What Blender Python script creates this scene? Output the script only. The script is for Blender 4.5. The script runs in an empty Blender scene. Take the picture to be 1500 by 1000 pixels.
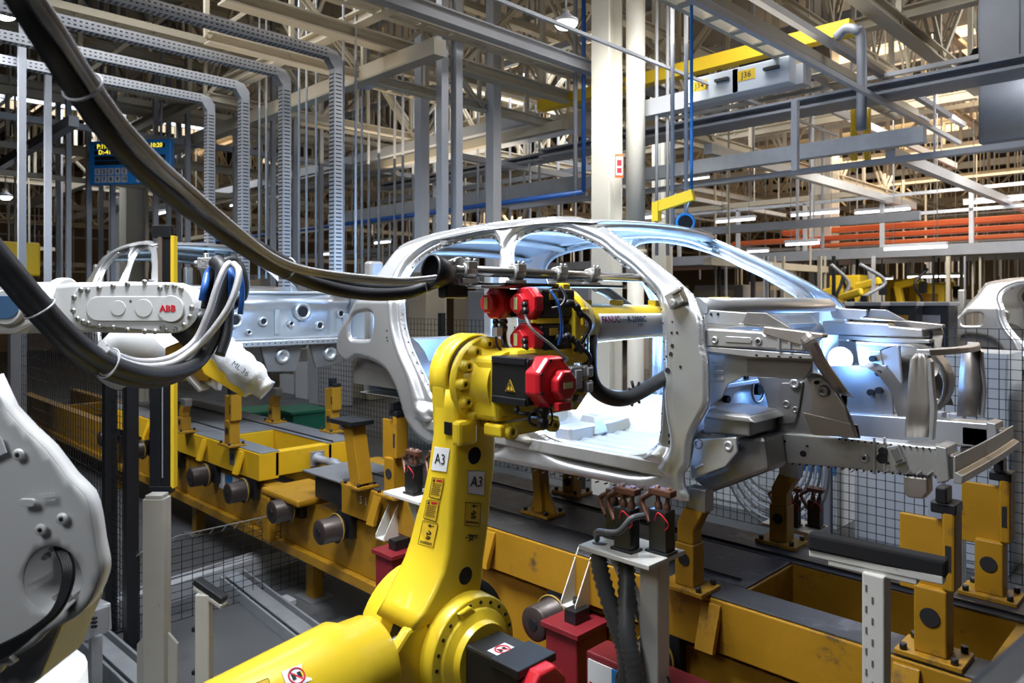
import bpy, bmesh, math, random
import numpy as np
from mathutils import Vector, Matrix, Euler
from mathutils.geometry import delaunay_2d_cdt
random.seed(7)
PI=math.pi
SC=bpy.context.scene
COL=SC.collection
# ------------------------------------------------------------------ camera
H=2.6; FP=1080.0; CX=750.0; CY=440.0; Q=math.sqrt(2)
cam=bpy.data.cameras.new('camera'); camo=bpy.data.objects.new('camera',cam); COL.objects.link(camo)
camo.location=(0,0,H); camo.rotation_euler=(PI/2,0,PI/4)
cam.sensor_width=36; cam.lens=36*FP/1500; cam.shift_y=-60/1500; cam.clip_start=0.05; cam.clip_end=200
cam.dof.use_dof=True; cam.dof.focus_distance=3.6; cam.dof.aperture_fstop=3.2
SC.camera=camo
# ------------------------------------------------------------------ world + view
SC.view_settings.view_transform='Standard'; SC.view_settings.look='None'
SC.view_settings.gamma=1; SC.view_settings.use_curve_mapping=False
SC.view_settings.exposure=0.0
SC.cycles.max_bounces=6; SC.cycles.diffuse_bounces=3; SC.cycles.glossy_bounces=3
SC.cycles.caustics_reflective=False; SC.cycles.caustics_refractive=False
SC.cycles.use_denoising=True
SC.cycles.sample_clamp_indirect=4.0
w=bpy.data.worlds.new('factory_air'); SC.world=w; w.use_nodes=True
w.node_tree.nodes['Background'].inputs[0].default_value=(0.62,0.63,0.66,1)
w.node_tree.nodes['Background'].inputs[1].default_value=0.11
def light(name,kind,loc,energy,color=(1,1,1),size=1.0,size_y=None,target=None,spot=None,spread=None):
    l=bpy.data.lights.new(name,kind); l.energy=energy; l.color=color
    if kind=='AREA':
        l.size=size
        if size_y: l.shape='RECTANGLE'; l.size_y=size_y
        if spread: l.spread=math.radians(spread)
    else: l.shadow_soft_size=size
    if kind=='SPOT': l.spot_size=math.radians(spot or 60); l.spot_blend=0.6
    o=bpy.data.objects.new(name,l); COL.objects.link(o); o.location=loc
    if target is not None:
        o.rotation_euler=(Vector(target)-Vector(loc)).to_track_quat('-Z','Y').to_euler()
    return o
# overhead hall lamps, cool white, plus fill lights added to brighten single objects
COOL=(0.93,0.96,1.0); WARM=(1.0,0.74,0.45); BLUE=(0.16,0.4,1.0)
light('hall_and_fill_light','AREA',(-2.8,1.0,6.4),185,COOL,1.6,1.6,(-3.0,2.6,1.8),spread=100)
light('hall_and_fill_light','AREA',(-7.5,2.6,6.6),135,COOL,2.6,2.6,(-7,4,1))
light('hall_and_fill_light','AREA',(-3.2,6.8,6.6),140,COOL,2.0,2.0,(-2,6,0.5))
light('hall_and_fill_light','AREA',(-1.2,-2.0,4.8),22,COOL,1.4,1.4,(-2.4,1.4,1.8),spread=110)  # added fill from the camera side for the white robot link
light('hall_and_fill_light','AREA',(-6.2,0.2,4.6),16,COOL,1.5,1.5,(-4.0,3.0,2.0),spread=80)  # added low fill to brighten the near car side and the robot
light('bay_and_fill_light','AREA',(-3.5,12.2,5.4),150,(1,.93,.82),2,2,(-4.5,16,2))  # added fill to brighten the yellow machines in the right background
light('hall_and_fill_light','AREA',(-9.5,0.8,5.0),70,COOL,1.5,1.5,(-10.0,3.2,2.6),spread=90)  # added fill to brighten the cabin of the left car
light('column_fill','AREA',(-4.4,6.0,5.6),26,(1,.99,.95),.8,.8,(-5.5,7.3,4.2),spread=90)  # added light aimed at the main column to whiten it
light('hall_and_fill_light','AREA',(1.5,10.5,6.0),420,COOL,2.5,2.5,(-1.5,14,1.5))
light('hall_and_fill_light','AREA',(-9,11,6.6),260,COOL,4.0,4.0,(-9,11,0))
light('hall_and_fill_light','AREA',(-18,5,6.6),260,COOL,4.0,4.0,(-18,5,0))
for x,y,e in ((-6,20,420),(-14,14,250),(4,20,700),(-22,10,200),(10,28,1300),(-12,30,900),(0,36,1500)):
    light('roof_glow','AREA',(x,y,7.4),e,WARM,6,6,(x,y+1,12))
for x,y,e in ((-6,20,500),(3,22,700),(-20,20,700),(8,34,800)):
    light('bay_and_fill_light','AREA',(x,y,6.0),e,(1.0,0.85,0.68),6,6,(x,y,0))
for x,y,z,e in ((-4,6,5.2,28),(-8,3.5,5.2,14),(-10,8,5.0,40),(0.5,8.5,5.5,55)):
    light('truss_light','AREA',(x,y,z),e,(1.0,0.86,0.66),3,3,(x,y,12))
# inside the body: inspection lamps
light('work_lamp','AREA',(-3.0,3.9,2.87),7,(0.42,0.68,1.0),1.2,0.9,(-3.0,3.9,1.5))
light('work_lamp','AREA',(-3.0,3.9,2.1),36,(0.5,0.76,1.0),0.7,0.5,(-3.0,3.9,3.2))
light('weld_glow','POINT',(-2.9,4.35,2.45),20,BLUE,0.1)
light('weld_glow','POINT',(-3.9,4.2,2.25),24,BLUE,0.1)
light('weld_glow','POINT',(-2.15,4.2,2.25),22,BLUE,0.08)
light('weld_glow','POINT',(-1.62,4.15,2.25),7,BLUE,0.06)
light('weld_glow','POINT',(-9.0,4.2,2.3),25,(0.3,0.6,1.0),0.1)
light('weld_glow','AREA',(-6.0,3.6,3.1),34,(0.5,0.72,1.0),0.4,0.4,(-7.4,3.9,2.3))
# ------------------------------------------------------------------ pixel rays of the photograph -> points on real planes
def tt(px): return (px-CX)/FP
def PY(px,py,Y):
    t=tt(px); X=Y*(t-1)/(t+1); d=(Y-X)/Q
    return Vector((X,Y,H+(CY-py)*d/FP))
def PX(px,py,X):
    t=tt(px); Y=-X*(1+t)/(1-t); d=(Y-X)/Q
    return Vector((X,Y,H+(CY-py)*d/FP))
def PZ(px,py,Z):
    d=(Z-H)*FP/(CY-py); s=tt(px)*d
    return Vector(((s-d)/Q,(s+d)/Q,Z))
def PD(px,py,d):
    s=tt(px)*d
    return Vector(((s-d)/Q,(s+d)/Q,H+(CY-py)*d/FP))
RV=Vector((1/Q,1/Q,0)); FV=Vector((-1/Q,1/Q,0)); UV=Vector((0,0,1))
VX=Vector((1,0,0)); VY=Vector((0,1,0))
# ------------------------------------------------------------------ materials
MATS={}
def mat(name,col,metal=0.0,rough=0.5,var=0.0,vscale=6.0,bump=0.0,bscale=40.0,dirt=None,dscale=3.0,dthr=0.55,coat=0.0,emit=None,es=0.0,ior=None,wave=None,aniso=False):
    if name in MATS: return MATS[name]
    m=bpy.data.materials.new(name); m.use_nodes=True; nt=m.node_tree; b=nt.nodes['Principled BSDF']
    b.inputs['Base Color'].default_value=(*col,1); b.inputs['Metallic'].default_value=metal; b.inputs['Roughness'].default_value=rough
    if coat: b.inputs['Coat Weight'].default_value=coat
    if emit: b.inputs['Emission Color'].default_value=(*emit,1); b.inputs['Emission Strength'].default_value=es
    tc=nt.nodes.new('ShaderNodeTexCoord')
    def noise(s,det=4,rough_=0.6):
        n=nt.nodes.new('ShaderNodeTexNoise'); n.inputs['Scale'].default_value=s; n.inputs['Detail'].default_value=det; n.inputs['Roughness'].default_value=rough_
        nt.links.new(tc.outputs['Object'],n.inputs['Vector']); return n
    last=None
    if var:
        n=noise(vscale); mx=nt.nodes.new('ShaderNodeMix'); mx.data_type='RGBA'
        mx.inputs['A'].default_value=(*[c*(1-var) for c in col],1); mx.inputs['B'].default_value=(*[min(1,c*(1+var)) for c in col],1)
        nt.links.new(n.outputs['Fac'],mx.inputs['Factor']); last=mx.outputs['Result']
        mr=nt.nodes.new('ShaderNodeMapRange'); mr.inputs['To Min'].default_value=max(0.02,rough*(1-var)); mr.inputs['To Max'].default_value=min(1,rough*(1+var))
        nt.links.new(n.outputs['Fac'],mr.inputs['Value']); nt.links.new(mr.outputs['Result'],b.inputs['Roughness'])
    if dirt:
        n=noise(dscale,8,0.7); r=nt.nodes.new('ShaderNodeValToRGB'); r.color_ramp.elements[0].position=dthr; r.color_ramp.elements[1].position=dthr+0.12
        nt.links.new(n.outputs['Fac'],r.inputs['Fac']); mx=nt.nodes.new('ShaderNodeMix'); mx.data_type='RGBA'
        if last: nt.links.new(last,mx.inputs['A'])
        else: mx.inputs['A'].default_value=(*col,1)
        mx.inputs['B'].default_value=(*dirt,1); nt.links.new(r.outputs['Color'],mx.inputs['Factor']); last=mx.outputs['Result']
    if last: nt.links.new(last,b.inputs['Base Color'])
    if bump:
        n=noise(bscale,3); bp=nt.nodes.new('ShaderNodeBump'); bp.inputs['Strength'].default_value=bump; bp.inputs['Distance'].default_value=0.01
        nt.links.new(n.outputs['Fac'],bp.inputs['Height']); nt.links.new(bp.outputs['Normal'],b.inputs['Normal'])
    MATS[name]=m; return m
STEEL=mat('bare_body_steel',(0.75,0.76,0.78),0.78,0.35,0.08,2.5,0.04,6)
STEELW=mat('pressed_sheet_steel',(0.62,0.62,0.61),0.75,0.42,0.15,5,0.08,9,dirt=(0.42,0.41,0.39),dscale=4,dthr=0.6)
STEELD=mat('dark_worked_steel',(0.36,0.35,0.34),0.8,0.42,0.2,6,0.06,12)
STEELT=mat('tan_bare_steel',(0.50,0.46,0.42),0.8,0.4,0.15,8)
HOLE=mat('punched_hole_shadow',(0.012,0.012,0.014),0,0.9)
ALU=mat('aluminium_tube',(0.62,0.60,0.57),0.95,0.26,0.12,20)
CAST=mat('cast_aluminium',(0.55,0.55,0.53),0.75,0.42,0.15,14,0.3,60)
YEL=mat('robot_yellow_paint',(0.86,0.62,0.03),0.0,0.34,0.06,3,0.03,80,coat=0.3)
YELS=mat('skid_yellow_paint',(0.36,0.185,0.009),0.0,0.48,0.22,4,0.10,30,dirt=(0.09,0.055,0.03),dscale=5.5,dthr=0.57)
YELB=mat('clean_yellow_paint',(0.90,0.60,0.02),0,0.5)
YELLIT=mat('skid_yellow_lit_brighter',(0.74,0.44,0.014),0.0,0.46,0.12,4,0.08,30,dirt=(0.16,0.09,0.03),dscale=6,dthr=0.64)  # same skid yellow, made brighter for the stronger light on the left skid
BRUSH=mat('black_brush_bristle',(0.008,0.008,0.009),0,0.95)
DECK=mat('scuffed_dark_plate',(0.06,0.06,0.064),0.5,0.5,0.35,7,0.2,30,dirt=(0.17,0.17,0.18),dscale=3,dthr=0.56)
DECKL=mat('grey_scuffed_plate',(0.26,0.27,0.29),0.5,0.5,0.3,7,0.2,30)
BLK=mat('black_paint',(0.012,0.013,0.016),0.0,0.38,0.2,8)
BLKR=mat('black_rubber_hose',(0.018,0.019,0.023),0.0,0.48,0.2,15,0.1,60)
BLKM=mat('black_motor_casing',(0.018,0.018,0.018),0.1,0.33,0.2,10)
BLKH=mat('grey_black_corrugated_hose',(0.085,0.087,0.09),0,0.42)
RED=mat('red_motor_cover',(0.62,0.018,0.03),0,0.33,0.06,6,0.0,coat=0.4)
REDD=mat('dark_red_paint',(0.20,0.012,0.02),0,0.5,0.2,6)
WHT=mat('white_robot_paint',(0.72,0.73,0.73),0,0.38,0.05,4,0.02,60,dirt=(0.50,0.50,0.49),dscale=3.2,dthr=0.62)
WHTS=mat('scuffed_white_paint',(0.62,0.61,0.57),0,0.5,0.1,6,dirt=(0.25,0.19,0.12),dscale=9,dthr=0.66)
CREAM=mat('cream_structure_paint',(0.52,0.46,0.35),0,0.55,0.1,2)
CREAML=mat('pale_cream_column_paint',(0.78,0.75,0.66),0,0.5,0.05,2)
GALV=mat('galvanised_steel',(0.50,0.53,0.57),0.6,0.42,0.2,10)
GREYP=mat('grey_painted_steel',(0.30,0.31,0.34),0.2,0.5,0.15,5)
PIPEW=mat('pale_grey_pipe',(0.52,0.53,0.56),0.2,0.45,0.1,6)
BLUEP=mat('blue_pipe_paint',(0.02,0.10,0.38),0,0.4)
BLUEB=mat('bright_blue_paint',(0.01,0.19,0.55),0,0.4)
COND=mat('braided_metal_conduit',(0.50,0.50,0.51),0.4,0.55,0.2,40)
PAPER=mat('white_label_paper',(0.78,0.80,0.84),0,0.6)
INK=mat('black_ink',(0.01,0.01,0.012),0,0.6)
INKR=mat('red_ink',(0.65,0.015,0.03),0,0.5)
INKP=mat('purple_ink',(0.38,0.06,0.30),0,0.5)
INKB=mat('blue_grey_ink',(0.06,0.14,0.28),0,0.5)
LABY=mat('yellow_sticker',(0.80,0.52,0.03),0,0.5)
LABC=mat('cream_plate_sticker',(0.75,0.70,0.35),0,0.5)
CLOTH=mat('white_protective_cloth',(0.74,0.76,0.80),0,0.85,0.1,6,0.6,18,dirt=(0.2,0.26,0.36),dscale=6,dthr=0.66)
COPPER=mat('used_copper_electrode',(0.15,0.07,0.045),0.5,0.45,0.3,20)
GREEN=mat('green_base_paint',(0.02,0.20,0.12),0,0.5)
ORANGE=mat('orange_paint',(0.72,0.14,0.03),0,0.45)
CABW=mat('white_cabinet_paint',(0.62,0.66,0.70),0,0.45,0.08,2)
ROOFM=mat('dark_roof_deck',(0.055,0.055,0.06),0.1,0.7,0.3,1)
def lampmat(name,col,s): return mat(name,col,0,0.5,emit=col,es=s)
LAMPC=lampmat('lit_cool_lamp',(0.9,0.95,1.0),18)
LAMPT=lampmat('lit_tube_lamp',(0.97,0.97,1.0),3.5)
LAMPB=lampmat('lit_blue_white_lamp',(0.75,0.88,1.0),25)
SKYL=lampmat('daylit_roof_light',(1.0,0.80,0.55),1.1)
LEDY=lampmat('lit_yellow_dots',(0.9,0.75,0.05),1.2)
# ------------------------------------------------------------------ object bookkeeping
ORG={}
def tag(o,label=None,cat=None,group=None,kind=None):
    if label: o['label']=label
    if cat: o['category']=cat
    if group: o['group']=group
    if kind: o['kind']=kind
    return o
def empty(name,loc,label,cat,group=None):
    o=bpy.data.objects.new(name,None); COL.objects.link(o); o.location=loc; o.empty_display_size=0.1
    ORG[o.name]=Vector(loc); return tag(o,label,cat,group)
def copy_tree(o,off,label=None,group=None,rot=None,skip=()):
    def cp(s,par):
        c=s.copy(); COL.objects.link(c)
        if par is not None: c.parent=par
        for ch in list(s.children):
            if ch.name.split('.')[0] in skip: continue
            cp(ch,c)
        return c
    c=cp(o,None); c.location=Vector(o.location)+Vector(off)
    if rot is not None: c.rotation_euler.z+=rot
    if label: c['label']=label
    if group: c['group']=group
    return c
def basis(a,up=UV):
    a=Vector(a).normalized(); u=Vector(up)
    if abs(a.dot(u))>0.98: u=VX if abs(a.x)<0.9 else VY
    s=a.cross(u).normalized(); v=s.cross(a).normalized(); return a,s,v
class MB:
    def __init__(s): s.v=[]; s.f=[]; s.sm=[]
    def add(s,vs,fs,smooth=False):
        n=len(s.v); s.v+= [tuple(p) for p in vs]; s.f+=[tuple(i+n for i in f) for f in fs]; s.sm+=[smooth]*len(fs); return s
    def obox(s,c,ax,ay,az,sx,sy,sz):
        c=Vector(c); vs=[]
        for k in (-1,1):
            for j in (-1,1):
                for i in (-1,1): vs.append(c+Vector(ax)*(i*sx/2)+Vector(ay)*(j*sy/2)+Vector(az)*(k*sz/2))
        return s.add(vs,[(0,2,3,1),(4,5,7,6),(0,1,5,4),(2,6,7,3),(0,4,6,2),(1,3,7,5)])
    def box(s,x0,x1,y0,y1,z0,z1): return s.obox(((x0+x1)/2,(y0+y1)/2,(z0+z1)/2),VX,VY,UV,x1-x0,y1-y0,z1-z0)
    def beam(s,a,b,w,h,up=UV):
        a=Vector(a); b=Vector(b); d,sd,v=basis(b-a,up)
        return s.obox((a+b)/2,d,sd,v,(b-a).length,w,h)
    def ibeam(s,a,b,w,h,t=None,up=UV):
        t=t or w*0.12; a=Vector(a); b=Vector(b); d,sd,v=basis(b-a,up); L=(b-a).length; c=(a+b)/2
        s.obox(c+v*(h/2-t/2),d,sd,v,L,w,t); s.obox(c-v*(h/2-t/2),d,sd,v,L,w,t); return s.obox(c,d,sd,v,L,t,h-2*t)
    def ring(s,prof,a,b_or_pts=None): pass
    def lathe(s,base,axis,prof,n=20,smooth=True,up=UV,phase=0.0,cap=True,half=False):
        """prof: list of (dist along axis, radius)"""
        d,sd,v=basis(axis,up); base=Vector(base); vs=[]; fs=[]
        m=len(prof)
        for (h,r) in prof:
            for k in range(n):
                a=2*PI*k/n+phase; vs.append(base+d*h+sd*(r*math.cos(a))+v*(r*math.sin(a)))
        for i in range(m-1):
            for k in range(n):
                fs.append((i*n+k,i*n+(k+1)%n,(i+1)*n+(k+1)%n,(i+1)*n+k))
        s.add(vs,fs,smooth)
        if cap:
            nb=len(s.v)-len(vs)
            s.f.append(tuple(nb+k for k in reversed(range(n)))); s.sm.append(False)
            s.f.append(tuple(nb+(m-1)*n+k for k in range(n))); s.sm.append(False)
        return s
    def cyl(s,a,b,r,n=16,r2=None,smooth=True,phase=0.0):
        a=Vector(a); b=Vector(b); return s.lathe(a,b-a,[(0,r),((b-a).length,r if r2 is None else r2)],n,smooth,phase=phase)
    def torus(s,c,axis,R,r,n=24,m=8):
        d,sd,v=basis(axis); c=Vector(c); vs=[]; fs=[]
        for i in range(n):
            A=2*PI*i/n; rad=sd*math.cos(A)+v*math.sin(A)
            for j in range(m):
                B=2*PI*j/m; vs.append(c+rad*(R+r*math.cos(B))+d*(r*math.sin(B)))
        for i in range(n):
            for j in range(m): fs.append((i*m+j,((i+1)%n)*m+j,((i+1)%n)*m+(j+1)%m,i*m+(j+1)%m))
        return s.add(vs,fs,True)
    def tube(s,pts,r,n=10,closed=False,smooth=True,ridge=0.0,cap=True):
        """pts list of Vectors; r number or list"""
        P=[Vector(p) for p in pts]; m=len(P); vs=[]; fs=[]
        T=[(P[min(i+1,m-1)]-P[max(i-1,0)]).normalized() for i in range(m)]
        d,sd,v=basis(T[0]); 
        for i in range(m):
            t=T[i]; sd=(sd-t*sd.dot(t)).normalized(); v=t.cross(sd)
            rr=r[i] if isinstance(r,(list,tuple)) else r
            if ridge: rr*=1+(ridge if i%2 else -ridge)
            for k in range(n):
                a=2*PI*k/n; vs.append(P[i]+sd*(rr*math.cos(a))+v*(rr*math.sin(a)))
        for i in range(m-1):
            for k in range(n): fs.append((i*n+k,i*n+(k+1)%n,(i+1)*n+(k+1)%n,(i+1)*n+k))
        s.add(vs,fs,smooth)
        if cap:
            nb=len(s.v)-len(vs)
            s.f.append(tuple(nb+k for k in reversed(range(n)))); s.sm.append(False)
            s.f.append(tuple(nb+(m-1)*n+k for k in range(n))); s.sm.append(False)
        return s
    def prism(s,pts,ext,smooth=False):
        """pts: planar list of Vectors, ext: Vector extrusion"""
        n=len(pts); P=[Vector(p) for p in pts]; e=Vector(ext)
        s.add(P+[p+e for p in P],[tuple(reversed(range(n))),tuple(range(n,2*n))]+[(i,(i+1)%n,n+(i+1)%n,n+i) for i in range(n)],smooth)
        return s
    def loft(s,rings,smooth=True,cap=True):
        n=len(rings[0]); vs=[p for r in rings for p in r]; fs=[]
        for i in range(len(rings)-1):
            for k in range(n): fs.append((i*n+k,i*n+(k+1)%n,(i+1)*n+(k+1)%n,(i+1)*n+k))
        s.add(vs,fs,smooth)
        if cap:
            nb=len(s.v)-len(vs)
            s.f.append(tuple(nb+k for k in reversed(range(n)))); s.sm.append(False)
            s.f.append(tuple(nb+(len(rings)-1)*n+k for k in range(n))); s.sm.append(False)
        return s
    def build(s,name,m,parent=None,label=None,cat=None,group=None,kind=None,bevel=0,solid=0,origin=None,autosm=False,seg=2):
        me=bpy.data.meshes.new(name)
        if parent is not None: org=ORG[parent.name]
        elif origin is not None: org=Vector(origin)
        else:
            a=np.array(s.v); org=Vector(((a[:,0].min()+a[:,0].max())/2,(a[:,1].min()+a[:,1].max())/2,a[:,2].min()))
        me.from_pydata([(p[0]-org.x,p[1]-org.y,p[2]-org.z) for p in s.v],[],s.f)
        me.polygons.foreach_set('use_smooth',s.sm)
        bm=bmesh.new(); bm.from_mesh(me); bmesh.ops.recalc_face_normals(bm,faces=bm.faces); bm.to_mesh(me); bm.free()
        me.materials.append(m); me.update()
        o=bpy.data.objects.new(name,me); COL.objects.link(o)
        if parent is not None:
            o.parent=parent; ORG[o.name]=org
        else:
            o.location=org; ORG[o.name]=org
        if solid:
            md=o.modifiers.new('thick','SOLIDIFY'); md.thickness=solid; md.offset=0
        if bevel:
            md=o.modifiers.new('edge','BEVEL'); md.width=bevel; md.segments=seg; md.limit_method='ANGLE'; md.angle_limit=math.radians(35); md.harden_normals=False
        tag(o,label,cat,group,kind)
        return o
def spline(pts,n=8):
    P=[Vector(p) for p in pts]; P=[P[0]*2-P[1]]+P+[P[-1]*2-P[-2]]; out=[]
    for i in range(1,len(P)-2):
        for k in range(n):
            t=k/n; a,b,c,d=P[i-1],P[i],P[i+1],P[i+2]
            out.append(0.5*((2*b)+(c-a)*t+(2*a-5*b+4*c-d)*t*t+(3*b-a-3*c+d)*t**3))
    out.append(P[-2]); return out
def text(body,size,loc,right,up,m,name,parent,depth=0.0008,align='CENTER',bold=0.0,label=None):
    cu=bpy.data.curves.new(name,'FONT'); cu.body=body; cu.size=size; cu.align_x=align; cu.align_y='CENTER'; cu.extrude=depth; cu.offset=bold
    cu.resolution_u=2
    o=bpy.data.objects.new('tmp',cu); COL.objects.link(o)
    dg=bpy.context.evaluated_depsgraph_get(); me=bpy.data.meshes.new_from_object(o.evaluated_get(dg)); bpy.data.objects.remove(o)
    r=Vector(right).normalized(); u=Vector(up).normalized(); nrm=r.cross(u)
    M=Matrix((r,u,nrm)).transposed().to_4x4(); M.translation=Vector(loc)-ORG[parent.name]
    me.transform(M); me.materials.clear(); me.materials.append(m)
    ob=bpy.data.objects.new(name,me); COL.objects.link(ob); ob.parent=parent; ORG[ob.name]=ORG[parent.name]
    if label: ob['label']=label
    return ob
def struct(o): o['kind']='structure'; return o
def ngon(c,axis,r,n,phase=0,up=UV):
    d,s,v=basis(axis,up); c=Vector(c)
    return [c+s*(r*math.cos(2*PI*k/n+phase))+v*(r*math.sin(2*PI*k/n+phase)) for k in range(n)]
# ================================================================== FLOOR AND SHELL
FLOOR=mat('worn_concrete_floor',(0.10,0.105,0.112),0,0.38,0.35,1.2,0.1,30,dirt=(0.045,0.045,0.05),dscale=1.3,dthr=0.53)
mm=MB(); mm.box(-45,22,-14,52,-.1,0); struct(mm.build('floor',FLOOR))
mm=MB(); mm.box(-45,22,-14,52,9.6,9.7); struct(mm.build('ceiling',ROOFM))
WALLM=mat('far_hall_wall',(0.30,0.23,0.15),0,0.8,0.5,0.6)
mm=MB(); mm.box(-45,22,51.8,52,0,9.6); struct(mm.build('wall_back',WALLM))
mm=MB(); mm.box(-45,-44.8,-14,52,0,9.6); struct(mm.build('wall_left',WALLM))
mm=MB(); mm.box(21.8,22,-14,52,0,9.6); struct(mm.build('wall_right',WALLM))
mm=MB(); mm.box(-45,22,-14,-13.8,0,9.6); struct(mm.build('wall_front',WALLM))
for i,(x,y,w,l) in enumerate(((-30,9,3,12),(-22,22,8,1.2),(-8,22,6,1.2),(-2,30,10,1.6),(2,18,3,5),(6,26,3,10),(-14,34,12,2),(-34,24,2,14),(-14,15,5,.9))):
    mm=MB(); mm.box(x-w/2,x+w/2,y-l/2,y+l/2,9.5,9.6); struct(mm.build('window_%d'%(i+1),SKYL))
# ================================================================== CAR BODY
YC=3.875
def yside(z):
    u=min(1.15,max(0.0,(z+0.02)/0.45)); b=min(1.0,max(0.0,(-0.02-z)/0.75)) 
    return 3.0+0.23*u**1.15+0.03*b*b
def PS(px,py,extra=0.0):
    Y=3.1+extra
    for _ in range(12):
        p=PY(px,py,Y); Y=yside(p.z-H)+extra
    return p
def poly2(pxs,ex=0.0): return [(q.x,q.z-H) for q in (PS(a,b,ex) for a,b in pxs)]
def smooth_poly(P,n=3):
    P=[Vector((a,b,0)) for a,b in P]; m=len(P); out=[]
    for i in range(m):
        a,b,c,d=P[i-1],P[i],P[(i+1)%m],P[(i+2)%m]
        for k in range(n):
            t=k/n; q=0.5*((2*b)+(c-a)*t+(2*a-5*b+4*c-d)*t*t+(3*b-a-3*c+d)*t**3); out.append((q.x,q.y))
    return out
outer_px=[(524,430),(511,460),(498,480),(492,506),(495,520),(504,529),(512,529),(520,523),(534,525),(546,529),(558,536),(568,546),(578,566),(583,580),(587,594),(592,612),(603,630),(616,647),(632,655),(740,681),(820,696),(900,711),(970,727),(1008,735),(1002,715),(1000,694),(1008,684),(1010,662),(1012,645),(1018,628),(1030,608),(1037,592),(1037,560),(1036,526),(1031,505),(1030,478),(1027,462),(1020,448),(1010,432),(996,420),(980,405),(950,382),(920,360),(895,343),(880,334),(868,327),(845,319),(810,317),(780,319),(740,322),(700,328),(660,335),(628,342),(600,351),(582,359),(573,368),(560,385),(547,402)]
front_px=[(753,396),(752,370),(757,355),(766,346),(780,341),(800,339),(822,341),(845,347),(878,362),(900,380),(922,396),(945,418),(964,440),(969,462),(971,500),(972,540),(970,580),(968,615),(967,632),(963,648),(955,659),(942,664),(920,664),(900,661),(850,652),(820,644),(800,632),(786,614),(774,592),(765,560),(758,500),(754,440)]
rear_px=[(732,372),(730,358),(722,350),(700,350),(680,354),(660,359),(640,366),(624,375),(612,385),(603,396),(596,412),(592,440),(593,470),(600,500),(609,522),(620,545),(632,570),(643,592),(654,612),(668,628),(690,637),(715,640),(728,632),(733,612),(734,580),(731,520),(730,450)]
qtr_px=[(511,482),(512,470),(518,461),(528,457),(540,456),(546,462),(546,478),(543,494),(538,497),(520,497),(513,494)]
OUT=smooth_poly(poly2(outer_px),2); FR=smooth_poly(poly2(front_px,.062),3); RE=smooth_poly(poly2(rear_px,.062),3); QT=smooth_poly(poly2(qtr_px),3)
def seg_dist(P,pts):
    P=np.array(P); A=P; B=np.roll(P,-1,axis=0); pts=np.array(pts); best=np.full(len(pts),1e9)
    for a,b in zip(A,B):
        ab=b-a; L=max(1e-9,(ab**2).sum()); t=np.clip(((pts-a)@ab)/L,0,1)
        d=np.sqrt(((pts-(a+t[:,None]*ab))**2).sum(1)); best=np.minimum(best,d)
    return best
def inside(P,pts):
    P=np.array(P); x=pts[:,0]; y=pts[:,1]; r=np.zeros(len(pts),bool); j=len(P)-1
    for i in range(len(P)):
        xi,yi=P[i]; xj,yj=P[j]
        c=((yi>y)!=(yj>y))&(x<(xj-xi)*(y-yi)/(yj-yi+1e-12)+xi); r^=c; j=i
    return r
def sst(x,a,b):
    t=np.clip((x-a)/(b-a),0,1); return t*t*(3-2*t)
def sheet(outline,holes,step,yfun):
    """2-D sheet in (x,z) with holes; yfun(pts)->y. returns verts, faces"""
    def dens(P):
        o=[]
        for i in range(len(P)):
            a=np.array(P[i]); b=np.array(P[(i+1)%len(P)]); k=max(1,int(np.linalg.norm(b-a)/step))
            for q in range(k): o.append(tuple(a+(b-a)*q/k))
        return o
    loops=[dens(outline)]+[dens(h) for h in holes]
    pts=[];edges=[]
    for L in loops:
        n=len(pts); pts+=L; edges+=[(n+i,n+(i+1)%len(L)) for i in range(len(L))]
    O=np.array(loops[0]); x0,z0=O.min(0); x1,z1=O.max(0)
    gx,gz=np.meshgrid(np.arange(x0,x1,step),np.arange(z0,z1,step*0.9)); gx=gx+(np.arange(gx.shape[0])%2)[:,None]*step/2
    G=np.stack([gx.ravel(),gz.ravel()],1); ok=inside(O,G)
    for h in loops[1:]: ok&=~inside(h,G)
    G=G[ok]; d=np.full(len(G),1e9)
    for L in loops: d=np.minimum(d,seg_dist(L,G))
    G=G[d>step*0.55]
    allp=[Vector((a,b)) for a,b in pts]+[Vector((a,b)) for a,b in G]
    r=delaunay_2d_cdt(allp,edges,[],0,1e-6)
    V=np.array([(v.x,v.y) for v in r[0]]); F=[tuple(f) for f in r[2]]
    C=np.array([V[list(f)].mean(0) for f in F]); ok=inside(O,C)
    for h in loops[1:]: ok&=~inside(h,C)
    F=[f for f,k in zip(F,ok) if k]
    Y=yfun(V)
    return [(V[i,0],Y[i],V[i,1]+H) for i in range(len(V))],F
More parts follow.
